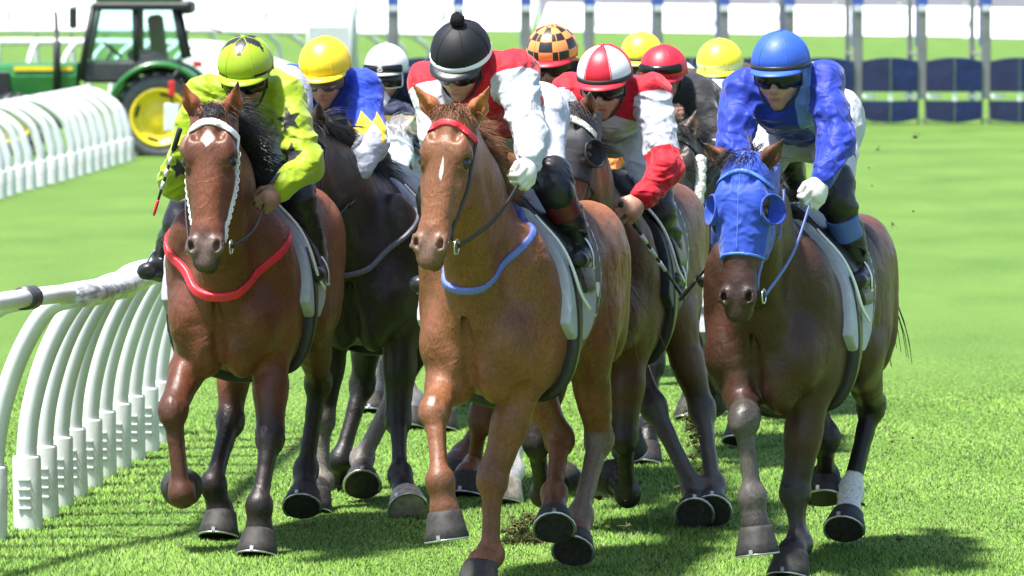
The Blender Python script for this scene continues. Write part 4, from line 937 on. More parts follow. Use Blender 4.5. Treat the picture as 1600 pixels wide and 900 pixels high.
def saddlery(hz, pad, ncloth, trim=None, patch=None, full=True):
    """white pad, dark number cloth with pale edge, small race saddle, girth"""
    dz = hz['dz']; pr = hz['body']; root = hz['root']; Zo = np.float32(dz)
    def r_pad(X, Y, Z): return np.maximum(np.maximum(np.abs(X + 0.10 + (Z - 1.4 - Zo) * 0.25) - 0.20, 1.02 + Zo - Z + 1.6 * np.maximum(np.abs(X + 0.03) - 0.06, 0) ** 1.5), -1).astype(np.float32)
    def r_num(X, Y, Z): return np.maximum(np.abs(X + 0.22 + (Z - 1.4 - Zo) * 0.25) - 0.25, 1.10 + Zo - Z + 0.0 * X).astype(np.float32)
    V, Q = skin(pr, 0.013, 0.016, r_num, V3(-0.7, -0.4, 1.0 + dz), V3(0.3, 0.4, 1.8 + dz))
    ex = 0.25 - np.abs(V[:, 0] + 0.22 + (V[:, 2] - 1.4 - dz) * 0.25); ey = V[:, 2] - 1.10 - dz
    m1 = 0.5 + (0.016 - np.minimum(ex, ey)) / 0.03
    m2 = np.zeros(len(V))
    if patch:
        u = V[:, 0] - patch[0]; v = V[:, 2] - dz - patch[1]; m2 = 0.5 + (0.032 - np.maximum(np.abs(u) + np.maximum(-v, 0) * 0.6, np.abs(v))) / 0.03 
    mk('number_cloth', V, Q, ncloth, root, attrs=dict(m1=m1, m2=m2))
    V, Q = skin(pr, 0.013, 0.034, r_pad, V3(-0.7, -0.42, 0.95 + dz), V3(0.35, 0.42, 1.8 + dz)); mk('saddle_pad', V, Q, pad, root)
    def r_gir(X, Y, Z): return np.maximum(np.abs(X - 0.02) - 0.045, Z - 1.35 - Zo).astype(np.float32)
    V, Q = skin(pr, 0.013, 0.040, r_gir, V3(-0.1, -0.42, 0.7 + dz), V3(0.15, 0.42, 1.4 + dz)); mk('girth', V, Q, M_BLKLEATHER, root)
    def r_sad(X, Y, Z): return np.maximum(np.abs(X + 0.12) - 0.17 + 0.35 * np.maximum(1.5 + Zo - Z, 0), 1.22 + Zo - Z).astype(np.float32)
    V, Q = skin(pr + [C((-0.28, 0, 1.53 + dz), (0.03, 0, 1.55 + dz), 0.07, 0.06, 0.05)], 0.013, 0.048, r_sad, V3(-0.4, -0.42, 1.15 + dz), V3(0.2, 0.42, 1.8 + dz)); mk('saddle', V, Q, M_BLKLEATHER, root)
    def edge(mat, s):                                       # pale piping of the saddle flap
        P = [V3(0.10, s * 0.13, 1.52 + dz), V3(0.10, s * 0.27, 1.38 + dz), V3(0.06, s * 0.3, 1.24 + dz), V3(-0.06, s * 0.31, 1.15 + dz)]
        P = onto(pr, spline(P, 6), 0.055, 3); mb = MB(); mb.tube(P, 0.007, 6); mb.build('piping', mat, root)
    for s in (-1, 1): edge(trim or pad, s)
# ------------------------------------------------------------------ riders
M_SKIN = plain('skin', (0.42, 0.235, 0.165), 0.5, 0.4, var=0.12, vs_=30, bs=300, bstr=0.15, bd=0.001)
M_SKIND = plain('tanned_skin', (0.27, 0.15, 0.10), 0.5, 0.4, var=0.12, vs_=30)
def skinmat(name, c):
    m, t, b = nodes(name); setb(b, c, 0.45, 0.45); c = np.array(c); b.inputs['Subsurface Weight'].default_value = 0.0
    k = ramp(t, noise(t, 25, 4), tuple(c * 0.85), tuple(c * 1.15), 0.3, 0.7); k = mixc(t, attr(t, 'stub', 0, 2.2), k, tuple(c * 0.45)); k = mixc(t, attr(t, 'lips', 0, 1.3), k, (c[0] * 0.75, c[1] * 0.42, c[2] * 0.42))
    link(t, k, b.inputs['Base Color']); bump(t, b, noise(t, 300, 2), 0.15, 0.001); return m
M_SKIN = skinmat('rider_skin', (0.36, 0.19, 0.125)); M_SKIND = skinmat('tanned_rider_skin', (0.24, 0.125, 0.08))
M_BREECH = plain('white_breeches', (0.46, 0.47, 0.52), 0.65, 0.3, var=0.05, bs=22, bstr=0.6, bd=0.015)
M_BOOT = plain('boot_leather', (0.012, 0.012, 0.014), 0.38, 0.4, var=0.3, bs=30, bstr=0.4, bd=0.008)
M_GLOVE = plain('white_glove', (0.56, 0.55, 0.52), 0.7, 0.3, var=0.06, bs=60, bstr=0.4)
M_LENS = plain('goggle_lens', (0.006, 0.006, 0.008), 0.22, 0.4, var=0)
M_BLACKCLOTH = plain('black_cloth', (0.014, 0.014, 0.016), 0.6, 0.4, var=0.2, bs=120, bstr=0.2)
M_WHIP = plain('whip_black', (0.015, 0.015, 0.016), 0.4, 0.5, var=0.1)
M_WHITE = plain('white_paint', (0.80, 0.80, 0.79), 0.4, 0.5, var=0.04)
M_STIRRUP = plain('stirrup_alloy', (0.62, 0.62, 0.63), 0.3, 0.5, 1.0, var=0.1)

def rotaxes(f, up_hint=(0, 0, 1)):
    f = nrm(f); l = nrm(np.cross(up_hint, f)); return f, l, np.cross(f, l)
def fist(wr, el, side, r=1.0, tilt=0.0):
    """a closed hand round the rein: palm, four bent fingers of unequal length, a thumb closing from the side"""
    d = nrm(wr - el); thumb_up = V3(0, -side * 0.35, 1); w_ = nrm(thumb_up - d * (thumb_up @ d)); inn = np.cross(w_, d) * 1.0
    if inn[1] * side > 0: inn = -inn                        # palms face each other
    P = [E(wr + d * 0.045 * r, V3(0.046, 0.040, 0.024) * r, 0.012, np.stack([d, w_, inn])), C(wr - d * 0.02, wr + d * 0.03 * r, 0.026, 0.027 * r, 0.012, inn, 0.85)]
    for i, (Lf, o) in enumerate(((0.036, 0.0315), (0.040, 0.0105), (0.037, -0.0105), (0.030, -0.0310))):
        k0 = wr + d * (0.075 - abs(o) * 0.25) * r + w_ * o * r; k1 = k0 + nrm(d * 0.75 + inn * 0.65) * Lf * r
        k2 = k1 + nrm(inn * 0.8 - d * 0.45) * Lf * 0.72 * r; k3 = k2 + nrm(-d * 0.9 - inn * 0.1) * Lf * 0.55 * r
        rr = (0.0098 if i < 3 else 0.0088) * r
        P += [C(k0 - d * 0.02, k0, rr, rr * 1.12, 0.006), C(k0, k1, rr * 1.12, rr, 0.004), C(k1, k2, rr, rr * 0.95, 0.004), C(k2, k3, rr * 0.95, rr * 0.85, 0.004)]
    t0 = wr + d * 0.022 * r + w_ * 0.030 * r + inn * 0.006; t1 = t0 + nrm(d * 0.8 + w_ * 0.5 + inn * 0.45) * 0.034 * r; t2 = t1 + nrm(d * 0.75 - w_ * 0.1 + inn * 0.6) * 0.030 * r
    P += [C(t0, t1, 0.0135 * r, 0.0115 * r, 0.008), C(t1, t2, 0.0115 * r, 0.0095 * r, 0.004)]
    grip = wr + d * 0.07 * r + inn * 0.022
    return P, grip
def sd_star(x, y, R, pts=5, inner=0.42, rot=0.0):
    """signed distance-like value of a star, positive inside"""
    a = np.arctan2(x, y) + rot; r = np.hypot(x, y); seg = 2 * math.pi / pts
    a = np.abs((a + seg / 2) % seg - seg / 2); px_, py_ = r * np.sin(a), r * np.cos(a)
    A = np.array((0, R)); B = np.array((inner * R * math.sin(seg / 2), inner * R * math.cos(seg / 2))); e = B - A; nn = np.array((-e[1], e[0])) / np.hypot(*e)
    if -(A @ nn) < 0: nn = -nn
    return (px_ - A[0]) * nn[0] + (py_ - A[1]) * nn[1]
def capmesh(name, mats, fn, parent, T, hw=(0.148, 0.125, 0.130), th1=1.74, nt=22, npz=64, off=0.0):
    """skull cap: dome of panels; fn(theta, phi) picks the panel colour"""
    V = []; F = []; mi = []
    for i in range(nt + 1):
        th = th1 * i / nt
        for j in range(npz):
            ph = 2 * math.pi * j / npz; sw = 1.0 - 0.03 * max(0, th - 1.45) / 0.3
            seamr = 1.0 - 0.006 * max(0, 1 - abs(((ph + math.pi / 6) % (math.pi / 3)) - math.pi / 6) / 0.05)
            V.append(((hw[0] + off) * math.sin(th) * math.cos(ph) * sw, (hw[1] + off) * math.sin(th) * math.sin(ph) * sw, (hw[2] + off) * seamr * math.cos(th)))
    for i in range(nt):
        for j in range(npz):
            q = (j + 1) % npz; F.append((i * npz + j, (i + 1) * npz + j, (i + 1) * npz + q, i * npz + q)); mi.append(fn(th1 * (i + 0.5) / nt, 2 * math.pi * (j + 0.5) / npz))
    V = np.array(V); k = len(V)
    inner = V[nt * npz:] * 0.9; V = np.concatenate([V, inner])
    for j in range(npz): q = (j + 1) % npz; F.append((nt * npz + j, k + j, k + q, nt * npz + q)); mi.append(mi[(nt - 1) * npz + j])
    o = mk(name, T(V), F, mats, parent, True, mi=mi); mb = MB()
    for q in range(3):                                      # raised seams between the panels
        ph = math.pi / 6 + q * math.pi / 3; a = np.linspace(-th1, th1, 25)
        mb.tube(T(np.stack([(hw[0] + off) * np.sin(a) * math.cos(ph), (hw[1] + off) * np.sin(a) * math.sin(ph), (hw[2] + off) * np.cos(a)], 1) * 1.0), 0.0024, 5)
    mb.build('cap_seam', mats[0], o)
    return o
def jockey(fr, hz, c):
    """one rider, crouched over the withers; everything in the horse's frame, hung on an Empty at the saddle"""
    g = c.get; dz = hz['dz']; base = V3(-0.1, 0, 1.58 + dz)
    root = empty('person', fr.R @ base + fr.o, fr.rz); props(root, g('label'), 'jockey', 'jockeys riding in the race')
    def put(o): o.location = tuple(-base); return o
    head = g('head'); p = math.radians(g('tilt', 28)); yw = math.radians(g('look', 0)); rl = math.radians(g('roll', 0))
    fx = V3(math.cos(p) * math.cos(yw), math.cos(p) * math.sin(yw), -math.sin(p)); ly = nrm(np.cross((0, 0, 1), fx)); uz = np.cross(fx, ly)
    ly, uz = ly * math.cos(rl) + uz * math.sin(rl), uz * math.cos(rl) - ly * math.sin(rl)
    A = np.stack([fx, ly, uz]); ks = g('ks', 1.0)
    fs = 1.17; Hd = lambda x, y, z: head + (fx * x + ly * y + uz * z) * ks * fs
    T = lambda V: head + np.asarray(V) @ A * ks
    he = lambda x, y, z, h3, k=0.015, sub=False: E(Hd(x, y, z), np.array(h3) * ks * fs, k, A, sub)
    hc = lambda p0, p1, r0, r1, k=0.015: C(Hd(*p0), Hd(*p1), r0 * ks * fs, r1 * ks * fs, k)
    skull = [he(0, 0, 0, (0.098, 0.078, 0.105)), he(0.03, 0, -0.075, (0.066, 0.062, 0.075), 0.03), hc((0.058, 0, -0.10), (0.066, 0, -0.142), 0.046, 0.028, 0.03),
             hc((0.092, 0, -0.045), (0.116, 0, -0.085), 0.010, 0.014, 0.008), he(0.102, 0, -0.091, (0.014, 0.021, 0.010), 0.006),
             hc((0.084, -0.018, -0.118), (0.084, 0.018, -0.118), 0.010, 0.010, 0.008), hc((0.082, -0.014, -0.131), (0.082, 0.014, -0.131), 0.009, 0.009, 0.006),
             C(Hd(0.094, -0.02, -0.1245), Hd(0.094, 0.02, -0.1245), 0.003, 0.003, 0.003, sub=True)]
    for s in (-1, 1): skull += [he(0.066, s * 0.042, -0.080, (0.026, 0.024, 0.024), 0.02), he(0.084, s * 0.032, -0.047, (0.014, 0.018, 0.012), 0.01, True)]
    sh = [g('shR'), g('shL')]; el = [g('elR'), g('elL')]; wr = [g('wrR'), g('wrL')]
    hip = [g('hip', V3(-0.36, 0, 2.02 + dz)) + V3(0, s * 0.10, 0) for s in (-1, 1)]
    kn = [g('knR'), g('knL')]; an = [g('anR'), g('anL')]
    for i, s in enumerate((-1, 1)):
        if kn[i] is None: kn[i] = V3(0.08, s * 0.29, 1.66 + dz)
        if an[i] is None: an[i] = V3(-0.14, s * 0.345, 1.30 + dz)
        if el[i] is None: el[i] = (sh[i] + V3(0.16, s * 0.09, -0.27))
        if wr[i] is None: wr[i] = V3(0.50, s * 0.10, 1.80 + dz)
    mc = (sh[0] + sh[1]) / 2; mh = (hip[0] + hip[1]) / 2; lat = V3(0, 1, 0)
    back = mc * 0.55 + mh * 0.45 + V3(0, 0, 0.05)
    torso = [C(mc + V3(-0.03, 0, -0.055), back + V3(0, 0, -0.05), 0.115, 0.125, 0.06, lat, 1.32), C(back + V3(0, 0, -0.05), mh, 0.125, 0.125, 0.06, lat, 1.2),
             C(sh[0], sh[1], 0.072, 0.072, 0.05), C(mc + V3(0, 0, 0.0), head - uz * 0.06 - fx * 0.03, 0.075, 0.06, 0.04)]
    arms = []; hands = []; grips = []
    for i, s in enumerate((-1, 1)):
        arms += [C(sh[i], el[i], 0.074, 0.060, 0.03), C(el[i], wr[i] - (wr[i] - el[i]) * g('slv', 0.10), 0.060, 0.041, 0.025)]
        P_, gp = fist(wr[i], el[i], s, g('hsz', 1.18)); hands.append(P_); grips.append(gp)
    pel = [C(hip[0], hip[1], 0.125, 0.125, 0.05), E(mh + V3(-0.03, 0, -0.03), (0.15, 0.19, 0.14), 0.05)]
    thigh = []; calf = [[], []]
    for i, s in enumerate((-1, 1)):
        thigh += [C(hip[i], kn[i] + (hip[i] - kn[i]) * 0.24, 0.108, 0.072, 0.05)]
        u = an[i] - kn[i]; bk = V3(-0.02, 0, 0); toe = an[i] + V3(0.16, s * 0.035, -0.03)
        calf[i] = [C(kn[i] + (hip[i] - kn[i]) * 0.15, kn[i] + u * 0.12, 0.080, 0.068, 0.02), C(kn[i] + u * 0.06, kn[i] + u * 0.5 + bk, 0.064, 0.058, 0.02), C(kn[i] + u * 0.5 + bk, an[i], 0.056, 0.040, 0.02),
                   C(an[i] + V3(-0.03, 0, -0.03), an[i] + V3(0.06, s * 0.01, -0.045), 0.040, 0.036, 0.02, lat, 0.9), C(an[i] + V3(0.05, s * 0.01, -0.045), toe + V3(0, 0, -0.015), 0.036, 0.026, 0.02, lat, 1.25)]
    shrink = lambda L, d: [(q[:2] + (q[2] - d,) + q[3:]) if q[0] == 'e' else q[:3] + (max(q[3] - d, 0.012), max(q[4] - d, 0.012)) + q[5:] for q in L]
    hb = g('h', 0.0075)
    bare = not g('gloves', True)
    body = skull + shrink(torso[:3], 0.02) + [torso[3]] + shrink(arms, 0.018) + shrink(pel, 0.02) + shrink(thigh, 0.014) + shrink(calf[0], 0.012) + shrink(calf[1], 0.012)
    body += (hands[0] + hands[1]) if bare else (shrink(hands[0], 0.003) + shrink(hands[1], 0.003))
    V, Q = skin(body, hb if bare else hb * 1.1)
    fl = ((V - head) @ A.T) / (ks * fs); lips = 1 - np.linalg.norm((fl - (0.088, 0, -0.1245)) / (0.03, 0.026, 0.0125), axis=1); stub = 1 - np.linalg.norm((fl - (0.07, 0, -0.135)) / (0.06, 0.06, 0.035), axis=1)
    put(mk('body', V, Q, g('skin', M_SKIN), root, attrs=dict(lips=np.clip(lips * 3, 0, 1), stub=np.clip(stub * 1.5, 0, 1))))
    if not bare:
        for i in (0, 1): V, Q = skin(hands[i], 0.0036, 0.0025); put(mk('glove', V, Q, M_GLOVE, root))
    # ---- silks
    phs = g('seed', 1) * 1.7
    fw = head
    ndir = nrm(head - mc)
    def nocut(X, Y, Z):                                     # neckline and cuffs
        r = (X - fw[0] + 0.03) * fx[0] + (Y - fw[1]) * fx[1] + (Z - fw[2] + 0.10) * 0; r = -1.0 + 0 * X * Y * Z
        return np.maximum(r, 0.088 - np.sqrt((X - fw[0]) ** 2 + (Y - fw[1]) ** 2 + ((Z - fw[2]) ** 2) * 0.8)).astype(np.float32)
    V, Q = skin(torso[:3] + [shrink([torso[3]], -0.012)[0]] + arms, g('hs_', 0.0072), 0.012, nocut); V = folds(V, Q, g('amp', 0.019), g('seed', 1))
    at = {}
    if g('pattern'): 
        d = []
        for i in (0, 1):
            d1, t1 = segdist(V, sh[i], el[i]); d2, t2 = segdist(V, el[i], wr[i]); d.append((np.minimum(d1, d2), np.where(d1 < d2, t1, 1 + t2)))
        at = g('pattern')(V, dict(sh=sh, el=el, wr=wr, mc=mc, mh=mh, fr=fr, arm=d, head=head))
    put(mk('silks', V, Q, g('silk'), root, attrs=at))
    for i, s in enumerate((-1, 1)):                         # cuffs
        u = nrm(wr[i] - el[i]); cpos = wr[i] - (wr[i] - el[i]) * (g('slv', 0.10) - 0.04) ; mb = MB(); mb.tube(np.array([cpos - u * 0.012, cpos - u * 0.010, cpos + u * 0.012, cpos + u * 0.013]), [0.03, 0.0445, 0.0425, 0.028], 16); put(mb.build('cuff', g('cuff', M_BLACKCLOTH), root))
    # ---- breeches, boots
    V, Q = skin(pel + thigh, 0.009, 0.008); V = folds(V, Q, 0.013, g('seed', 1) + 5); bre = put(mk('breeches', V, Q, g('breech', M_BREECH), root))
    for st in g('print', []):                               # lettering printed on the breeches
        P = np.array([fr.px(x, y, g('printf', -0.1)) for x, y in st]); P = onto(pel + thigh, spline(P, 4) if len(P) > 1 else P, 0.011, 5)
        mb = MB(); mb.tube(P, g('printr', 0.004), 6); mb.build('printed_lettering', plain('print_navy', (0.03, 0.05, 0.22), 0.6), bre)
    for i, s in enumerate((-1, 1)):
        V, Q = skin(calf[i], 0.0075, 0.010); V = folds(V, Q, 0.010, g('seed', 1) + i + 9, (0.1, 0.1, 1)); bt = put(mk('boot', V, Q, M_BOOT, root))
        if g('boottop'):
            u = an[i] - kn[i]; k0 = kn[i] + u * g('bt0', 0.34); k1 = kn[i] + u * g('bt1', 0.62)
            V, Q = skin([C(k0, k1, 0.066, 0.062, 0.01)], 0.008, 0.008, lambda X, Y, Z: np.maximum((X - k1[0]) * nrm(u)[0] + (Y - k1[1]) * nrm(u)[1] + (Z - k1[2]) * nrm(u)[2], -((X - k0[0]) * nrm(u)[0] + (Y - k0[1]) * nrm(u)[1] + (Z - k0[2]) * nrm(u)[2])).astype(np.float32))
            mk('boot_band', V, Q, g('boottop'), bt)
        # stirrup iron and leather belong to the horse's saddle
        b = an[i] + V3(0.045, s * 0.012, -0.085); W = 0.062; mb = MB()
        mb.tube(spline([b + V3(0, -W, 0), b + V3(0, -W * 0.95, 0.06), b + V3(0, -W * 0.5, 0.115), b + V3(0, 0, 0.13), b + V3(0, W * 0.5, 0.115), b + V3(0, W * 0.95, 0.06), b + V3(0, W, 0)], 4), 0.006, 6)
        mb.box(b + V3(0, 0, -0.004), (0.02, W + 0.004, 0.006)); mb.build('stirrup', M_STIRRUP, hz['root'])
        mb = MB(); mb.tube(spline([b + V3(0, 0, 0.13), (b + V3(0, 0, 0.13)) * 0.5 + V3(-0.02, s * 0.32, 1.5 + dz) * 0.5 + V3(-0.02, s * 0.03, 0), V3(-0.05, s * 0.25, 1.50 + dz)], 5), 0.011, 6, flat=(V3(0, 1, 0), 0.35)); mb.build('stirrup_leather', M_BLKLEATHER, hz['root'])
    # ---- cap, goggles
    cm, cf = g('capmats'), g('capfn', lambda th, ph: 0); hw = g('caphw', (0.148, 0.126, 0.132)); cap = put(capmesh('cap', cm, cf, root, T, hw))
    if g('band') is not None:
        V = []; F = []; m = 40
        for j in range(m):
            ph = 2 * math.pi * j / m
            for (z, o) in ((-0.020, 1.0), (-0.018, 1.025), (0.002, 1.03), (0.004, 1.0)): V.append((hw[0] * o * math.cos(ph) * 0.995, hw[1] * o * math.sin(ph) * 0.995, z - 0.0))
        for j in range(m):
            q = (j + 1) % m
            for r_ in range(3): F.append((j * 4 + r_, q * 4 + r_, q * 4 + r_ + 1, j * 4 + r_ + 1))
        mk('cap_band', T(V), F, g('band'), cap)
    V = []; F = []; m = 18                                   # the peak
    for j in range(m + 1):
        ph = -1.15 + 2.3 * j / m; k = math.cos(ph / 1.15 * math.pi / 2) ** 0.7
        bx, by = hw[0] * math.cos(ph) * 0.985, hw[1] * math.sin(ph) * 0.985; ex = 0.050 * k
        for (o, z) in ((0, -0.014), (0.5, -0.019), (1, -0.028), (1.0, -0.032), (0.5, -0.024), (0, -0.020)): V.append((bx + math.cos(ph) * ex * o + 0.0, by + math.sin(ph) * ex * o * 0.55, z))
    for j in range(m):
        for r_ in range(5): F.append((j * 6 + r_, (j + 1) * 6 + r_, (j + 1) * 6 + r_ + 1, j * 6 + r_ + 1))
    mk('cap_peak', T(V), F, g('peak', cm[0]), cap)
    if g('bobble') is not None:
        R = np.random.default_rng(3); th, ph = np.meshgrid(np.linspace(0, math.pi, 12), np.linspace(0, 2 * math.pi, 18, endpoint=False), indexing='ij')
        S_ = np.stack([np.sin(th) * np.cos(ph), np.sin(th) * np.sin(ph), np.cos(th)], -1).reshape(-1, 3); S_ *= (0.032 + R.normal(0, 0.0014, (len(S_), 1)))
        F = [(i * 18 + j, (i + 1) * 18 + j, (i + 1) * 18 + (j + 1) % 18, i * 18 + (j + 1) % 18) for i in range(11) for j in range(18)]
        mk('bobble', T(S_ + V3(0.0, 0, hw[2] + 0.022)), F, g('bobble'), cap)
    else:
        mb = MB(); V, F = tubeVF(np.array([(0, 0, hw[2] - 0.01), (0, 0, hw[2] + 0.004), (0, 0, hw[2] + 0.008)]), [0.014, 0.012, 0.003], 10); mk('cap_button', T(V), F, cm[0], cap)
    for s in (-1, 1):                                        # chin harness
        P = spline([V3(0.03, s * 0.083, -0.02), V3(0.035, s * 0.078, -0.08), V3(0.06, s * 0.05, -0.14), V3(0.07, 0, -0.172)], 5); V, F = tubeVF(P * fs, 0.0055, 6); mk('chin_strap', T(V), F, M_BLACKCLOTH, cap)
    gz, gx = g('gogz', -0.050), g('gogx', 0.0); V = []; F = []; m = 20  # goggles
    for j in range(m + 1):
        ph = -1.25 + 2.5 * j / m; nose = 0.016 * math.exp(-(ph / 0.18) ** 2)
        for (z, o) in ((0.042, 0.006), (0.036, 0.016), (0.0, 0.019), (-0.026 + nose, 0.015), (-0.031 + nose, 0.004)):
            V.append(((0.096 + o + gx) * math.cos(ph * 0.98) + 0.006, (0.082 + o * 0.6 + gx) * math.sin(ph), gz + z))
    for j in range(m):
        for r_ in range(4): F.append((j * 5 + r_, j * 5 + r_ + 1, (j + 1) * 5 + r_ + 1, (j + 1) * 5 + r_))
    V = np.array(V) * fs; gg = None
    if not g('nogog'):
        gg = put(mk('goggles', T(V), F, g('lens', M_LENS), root))
        V = V.reshape(m + 1, 5, 3)
        fmat = g('frame', M_BLACKCLOTH); mb = MB()
        mb.tube(T(V[:, 0]), 0.0045, 6); mb.tube(T(V[:, 4]), 0.0045, 6); mb.tube(T(V[0]), 0.005, 6); mb.tube(T(V[-1]), 0.005, 6)
        if g('capgog') is None: mk_ = mb.build('goggle_frame', fmat, gg)
        else: mb.build('goggle_frame', fmat, gg)
    if g('spare'):                                            # a second pair pushed up on the front of the cap
        V2 = []; 
        for j in range(m + 1):
            ph = -0.95 + 1.9 * j / m; nose = 0.012 * math.exp(-(ph / 0.15) ** 2)
            for (z, o) in ((0.024, 0.0), (0.018, 0.014), (0.0, 0.018), (-0.018 + nose, 0.013), (-0.024 + nose, 0.0)): V2.append(((hw[0] + o) * math.cos(ph) * 0.985, (hw[1] + o) * math.sin(ph), g('sparez', 0.022) + z))
        sp = mk('spare_goggles', T(V2), F, M_LENS, cap)
        if g('ring'):
            th = np.linspace(0, 2 * math.pi, 13); mb = MB(); xr = hw[0] + 0.0165
            mb.tube(T(np.stack([np.full(13, xr + 0.003) - 0.3 * np.square(0.014 * np.sin(th)), 0.014 * np.sin(th), g('sparez', 0.022) + 0.008 * np.cos(th)], 1)), 0.0022, 5, cap=False); mb.build('ring_logo', M_WHITE, cap)
    elif g('ring'):
        th = np.linspace(0, 2 * math.pi, 13); mb = MB()
        mb.tube(T(fs * np.stack([0.1285 - 0.3 * np.square(0.014 * np.sin(th)), 0.013 * np.sin(th), gz + 0.028 + 0.006 * np.cos(th)], 1)), 0.002, 5, cap=False); mb.build('ring_logo', plain('logo_grey', (0.35, 0.35, 0.36), 0.5), gg)
    return dict(root=root, grips=grips, wr=wr, el=el, kn=kn, an=an, hip=hip, base=base)
def whip(fr, p0, p1, label, mat_tip=None, r=0.008):
    """race whip: grip, shaft and padded flap"""
    a = fr.R @ p0 + fr.o; b = fr.R @ p1 + fr.o; root = empty('riding_whip', a); props(root, label, 'whip', 'whips carried by the jockeys')
    d = b - a; mb = MB(); mb.tube(np.array([d * -0.12, d * -0.115, d * 0.16, d * 0.165]), [0.008, 0.012, 0.011, 0.008], 8); mb.build('grip', M_BLACKCLOTH, root)
    mb = MB(); mb.tube(np.array([d * 0.16, d * 0.5, d * 0.82]), [r, r * 0.85, r * 0.7], 8); sh = mb.build('shaft', M_WHIP, root)
    for t in (0.24, 0.40, 0.56):
        mb = MB(); mb.tube(np.array([d * t, d * (t + 0.10)]), r * 1.12, 8); mb.build('pale_wrap', plain('whip_wrap', (0.6, 0.6, 0.62), 0.5), sh)
    mb = MB(); mb.tube(np.array([d * 0.80, d * 0.83, d * 0.97, d]), [0.008, 0.015, 0.015, 0.010], 8, flat=(V3(1, 0, 0), 0.45)); mb.build('flap', mat_tip or M_WHIP, root)
# ------------------------------------------------------------------ the field: horses and riders
HAIR_BLK = plain('black_hair', (0.014, 0.012, 0.011), 0.4, 0.5, var=0.3)
HAIR_CHES = plain('chestnut_hair', (0.20, 0.085, 0.04), 0.42, 0.5, var=0.3)
HAIR_BRN = plain('brown_hair', (0.05, 0.032, 0.024), 0.42, 0.5, var=0.3)
HAIR_GREY = plain('grey_hair', (0.35, 0.34, 0.34), 0.45, 0.5, var=0.3)
COAT_BAY = coat('bay_coat', (0.160, 0.050, 0.021), (0.016, 0.012, 0.011))
COAT_CHES = coat('chestnut_coat', (0.225, 0.085, 0.034), (0.10, 0.045, 0.025))
COAT_DBAY = coat('dark_bay_coat', (0.066, 0.027, 0.016), (0.013, 0.011, 0.010))
COAT_BLK = coat('black_coat', (0.034, 0.026, 0.021), (0.014, 0.012, 0.011))
COAT_BRN = coat('brown_coat', (0.11, 0.042, 0.023), (0.018, 0.014, 0.012))
COAT_GREY = coat('grey_coat', (0.48, 0.47, 0.46), (0.10, 0.10, 0.105))
RED, WHT, BLK = (0.45, 0.007, 0.019), (0.44, 0.45, 0.50), (0.014, 0.014, 0.016)
M_WHITEBAND = plain('white_strap', (0.80, 0.80, 0.78), 0.45, 0.5, var=0.05)
M_REDBAND = plain('red_strap', (0.62, 0.02, 0.035), 0.4, 0.5, var=0.08)
M_BLUEBAND = plain('blue_strap', (0.10, 0.14, 0.42), 0.5, 0.5, var=0.12)
M_HOODB = cloth('blue_hood', [(0.022, 0.062, 0.40)], 0.6)
M_HOODB2 = plain('pale_blue_trim', (0.06, 0.15, 0.55), 0.45, 0.5, var=0.05)
M_HOODK = plain('grey_mesh_hood', (0.022, 0.022, 0.026), 0.6, 0.4, var=0.15, bs=300, bstr=0.3)
M_HOODW = cloth('white_hood', [(0.78, 0.79, 0.82)], 0.6)
M_PAD = plain('saddle_pad_grey', (0.40, 0.41, 0.46), 0.7, 0.3, var=0.08, bs=90, bstr=0.3)
M_NUM = cloth('number_cloth_black', [(0.014, 0.015, 0.02), (0.72, 0.72, 0.72), (0.76, 0.77, 0.80)], 0.55, False)
M_FLUFF = plain('sheepskin', (0.70, 0.68, 0.60), 0.9, 0.2, var=0.1, bs=70, bstr=1.0, bd=0.02)
def LV(*a): return V3(*a)
def gallop(v=0):
    A = dict(RF=(LV(0.50, -0.17, 0.72), LV(0.66, -0.17, 0.47), LV(0.56, -0.17, 0.26)), LF=(LV(0.55, 0.17, 0.64), LV(0.78, 0.17, 0.42), LV(0.92, 0.17, 0.22)),
             RH=(None, LV(-0.30, -0.15, 0.20), LV(-0.18, -0.15, 0.0)), LH=(None, LV(-0.95, 0.15, 0.32), LV(-1.08, 0.15, 0.14)))
    B = dict(RF=(None, LV(0.50, -0.16, 0.20), LV(0.60, -0.16, 0.0)), LF=(LV(0.52, 0.17, 0.75), LV(0.60, 0.17, 0.46), LV(0.44, 0.17, 0.34)),
             RH=(None, LV(-1.05, -0.15, 0.34), LV(-1.2, -0.15, 0.18)), LH=(None, LV(-0.60, 0.15, 0.24), LV(-0.50, 0.15, 0.03)))
    return dict(A if v == 0 else B)
def hd(fr, pp, mp, eR=None, eL=None, fp=0.95, fm=1.16):
    return dict(poll=fr.px(*pp, fp), muz=fr.px(*mp, fm), earR=None if eR is None else fr.px(*eR, fp + 0.02), earL=None if eL is None else fr.px(*eL, fp + 0.02))
def msk(sd): return np.clip(0.5 + np.asarray(sd) * 9.0, -1, 2)
def rider(fr, hz, head, **k):
    c = dict(k); c['head'] = fr.px(*head, 0.38); h0 = c['head']
    for s, R_ in ((-1, 'R'), (1, 'L')):
        if 'sh' + R_ in k: c['sh' + R_] = fr.px(*k['sh' + R_], 0.25)
        else: c['sh' + R_] = h0 + V3(-0.12, s * 0.195, -0.13)
        for nm, f in (('el', 0.42), ('wr', 0.57), ('kn', 0.02), ('an', -0.15)):
            q = k.get(nm + R_); c[nm + R_] = None if q is None else fr.px(q[0], q[1], q[2] if len(q) > 2 else f)
    return jockey(fr, hz, c)

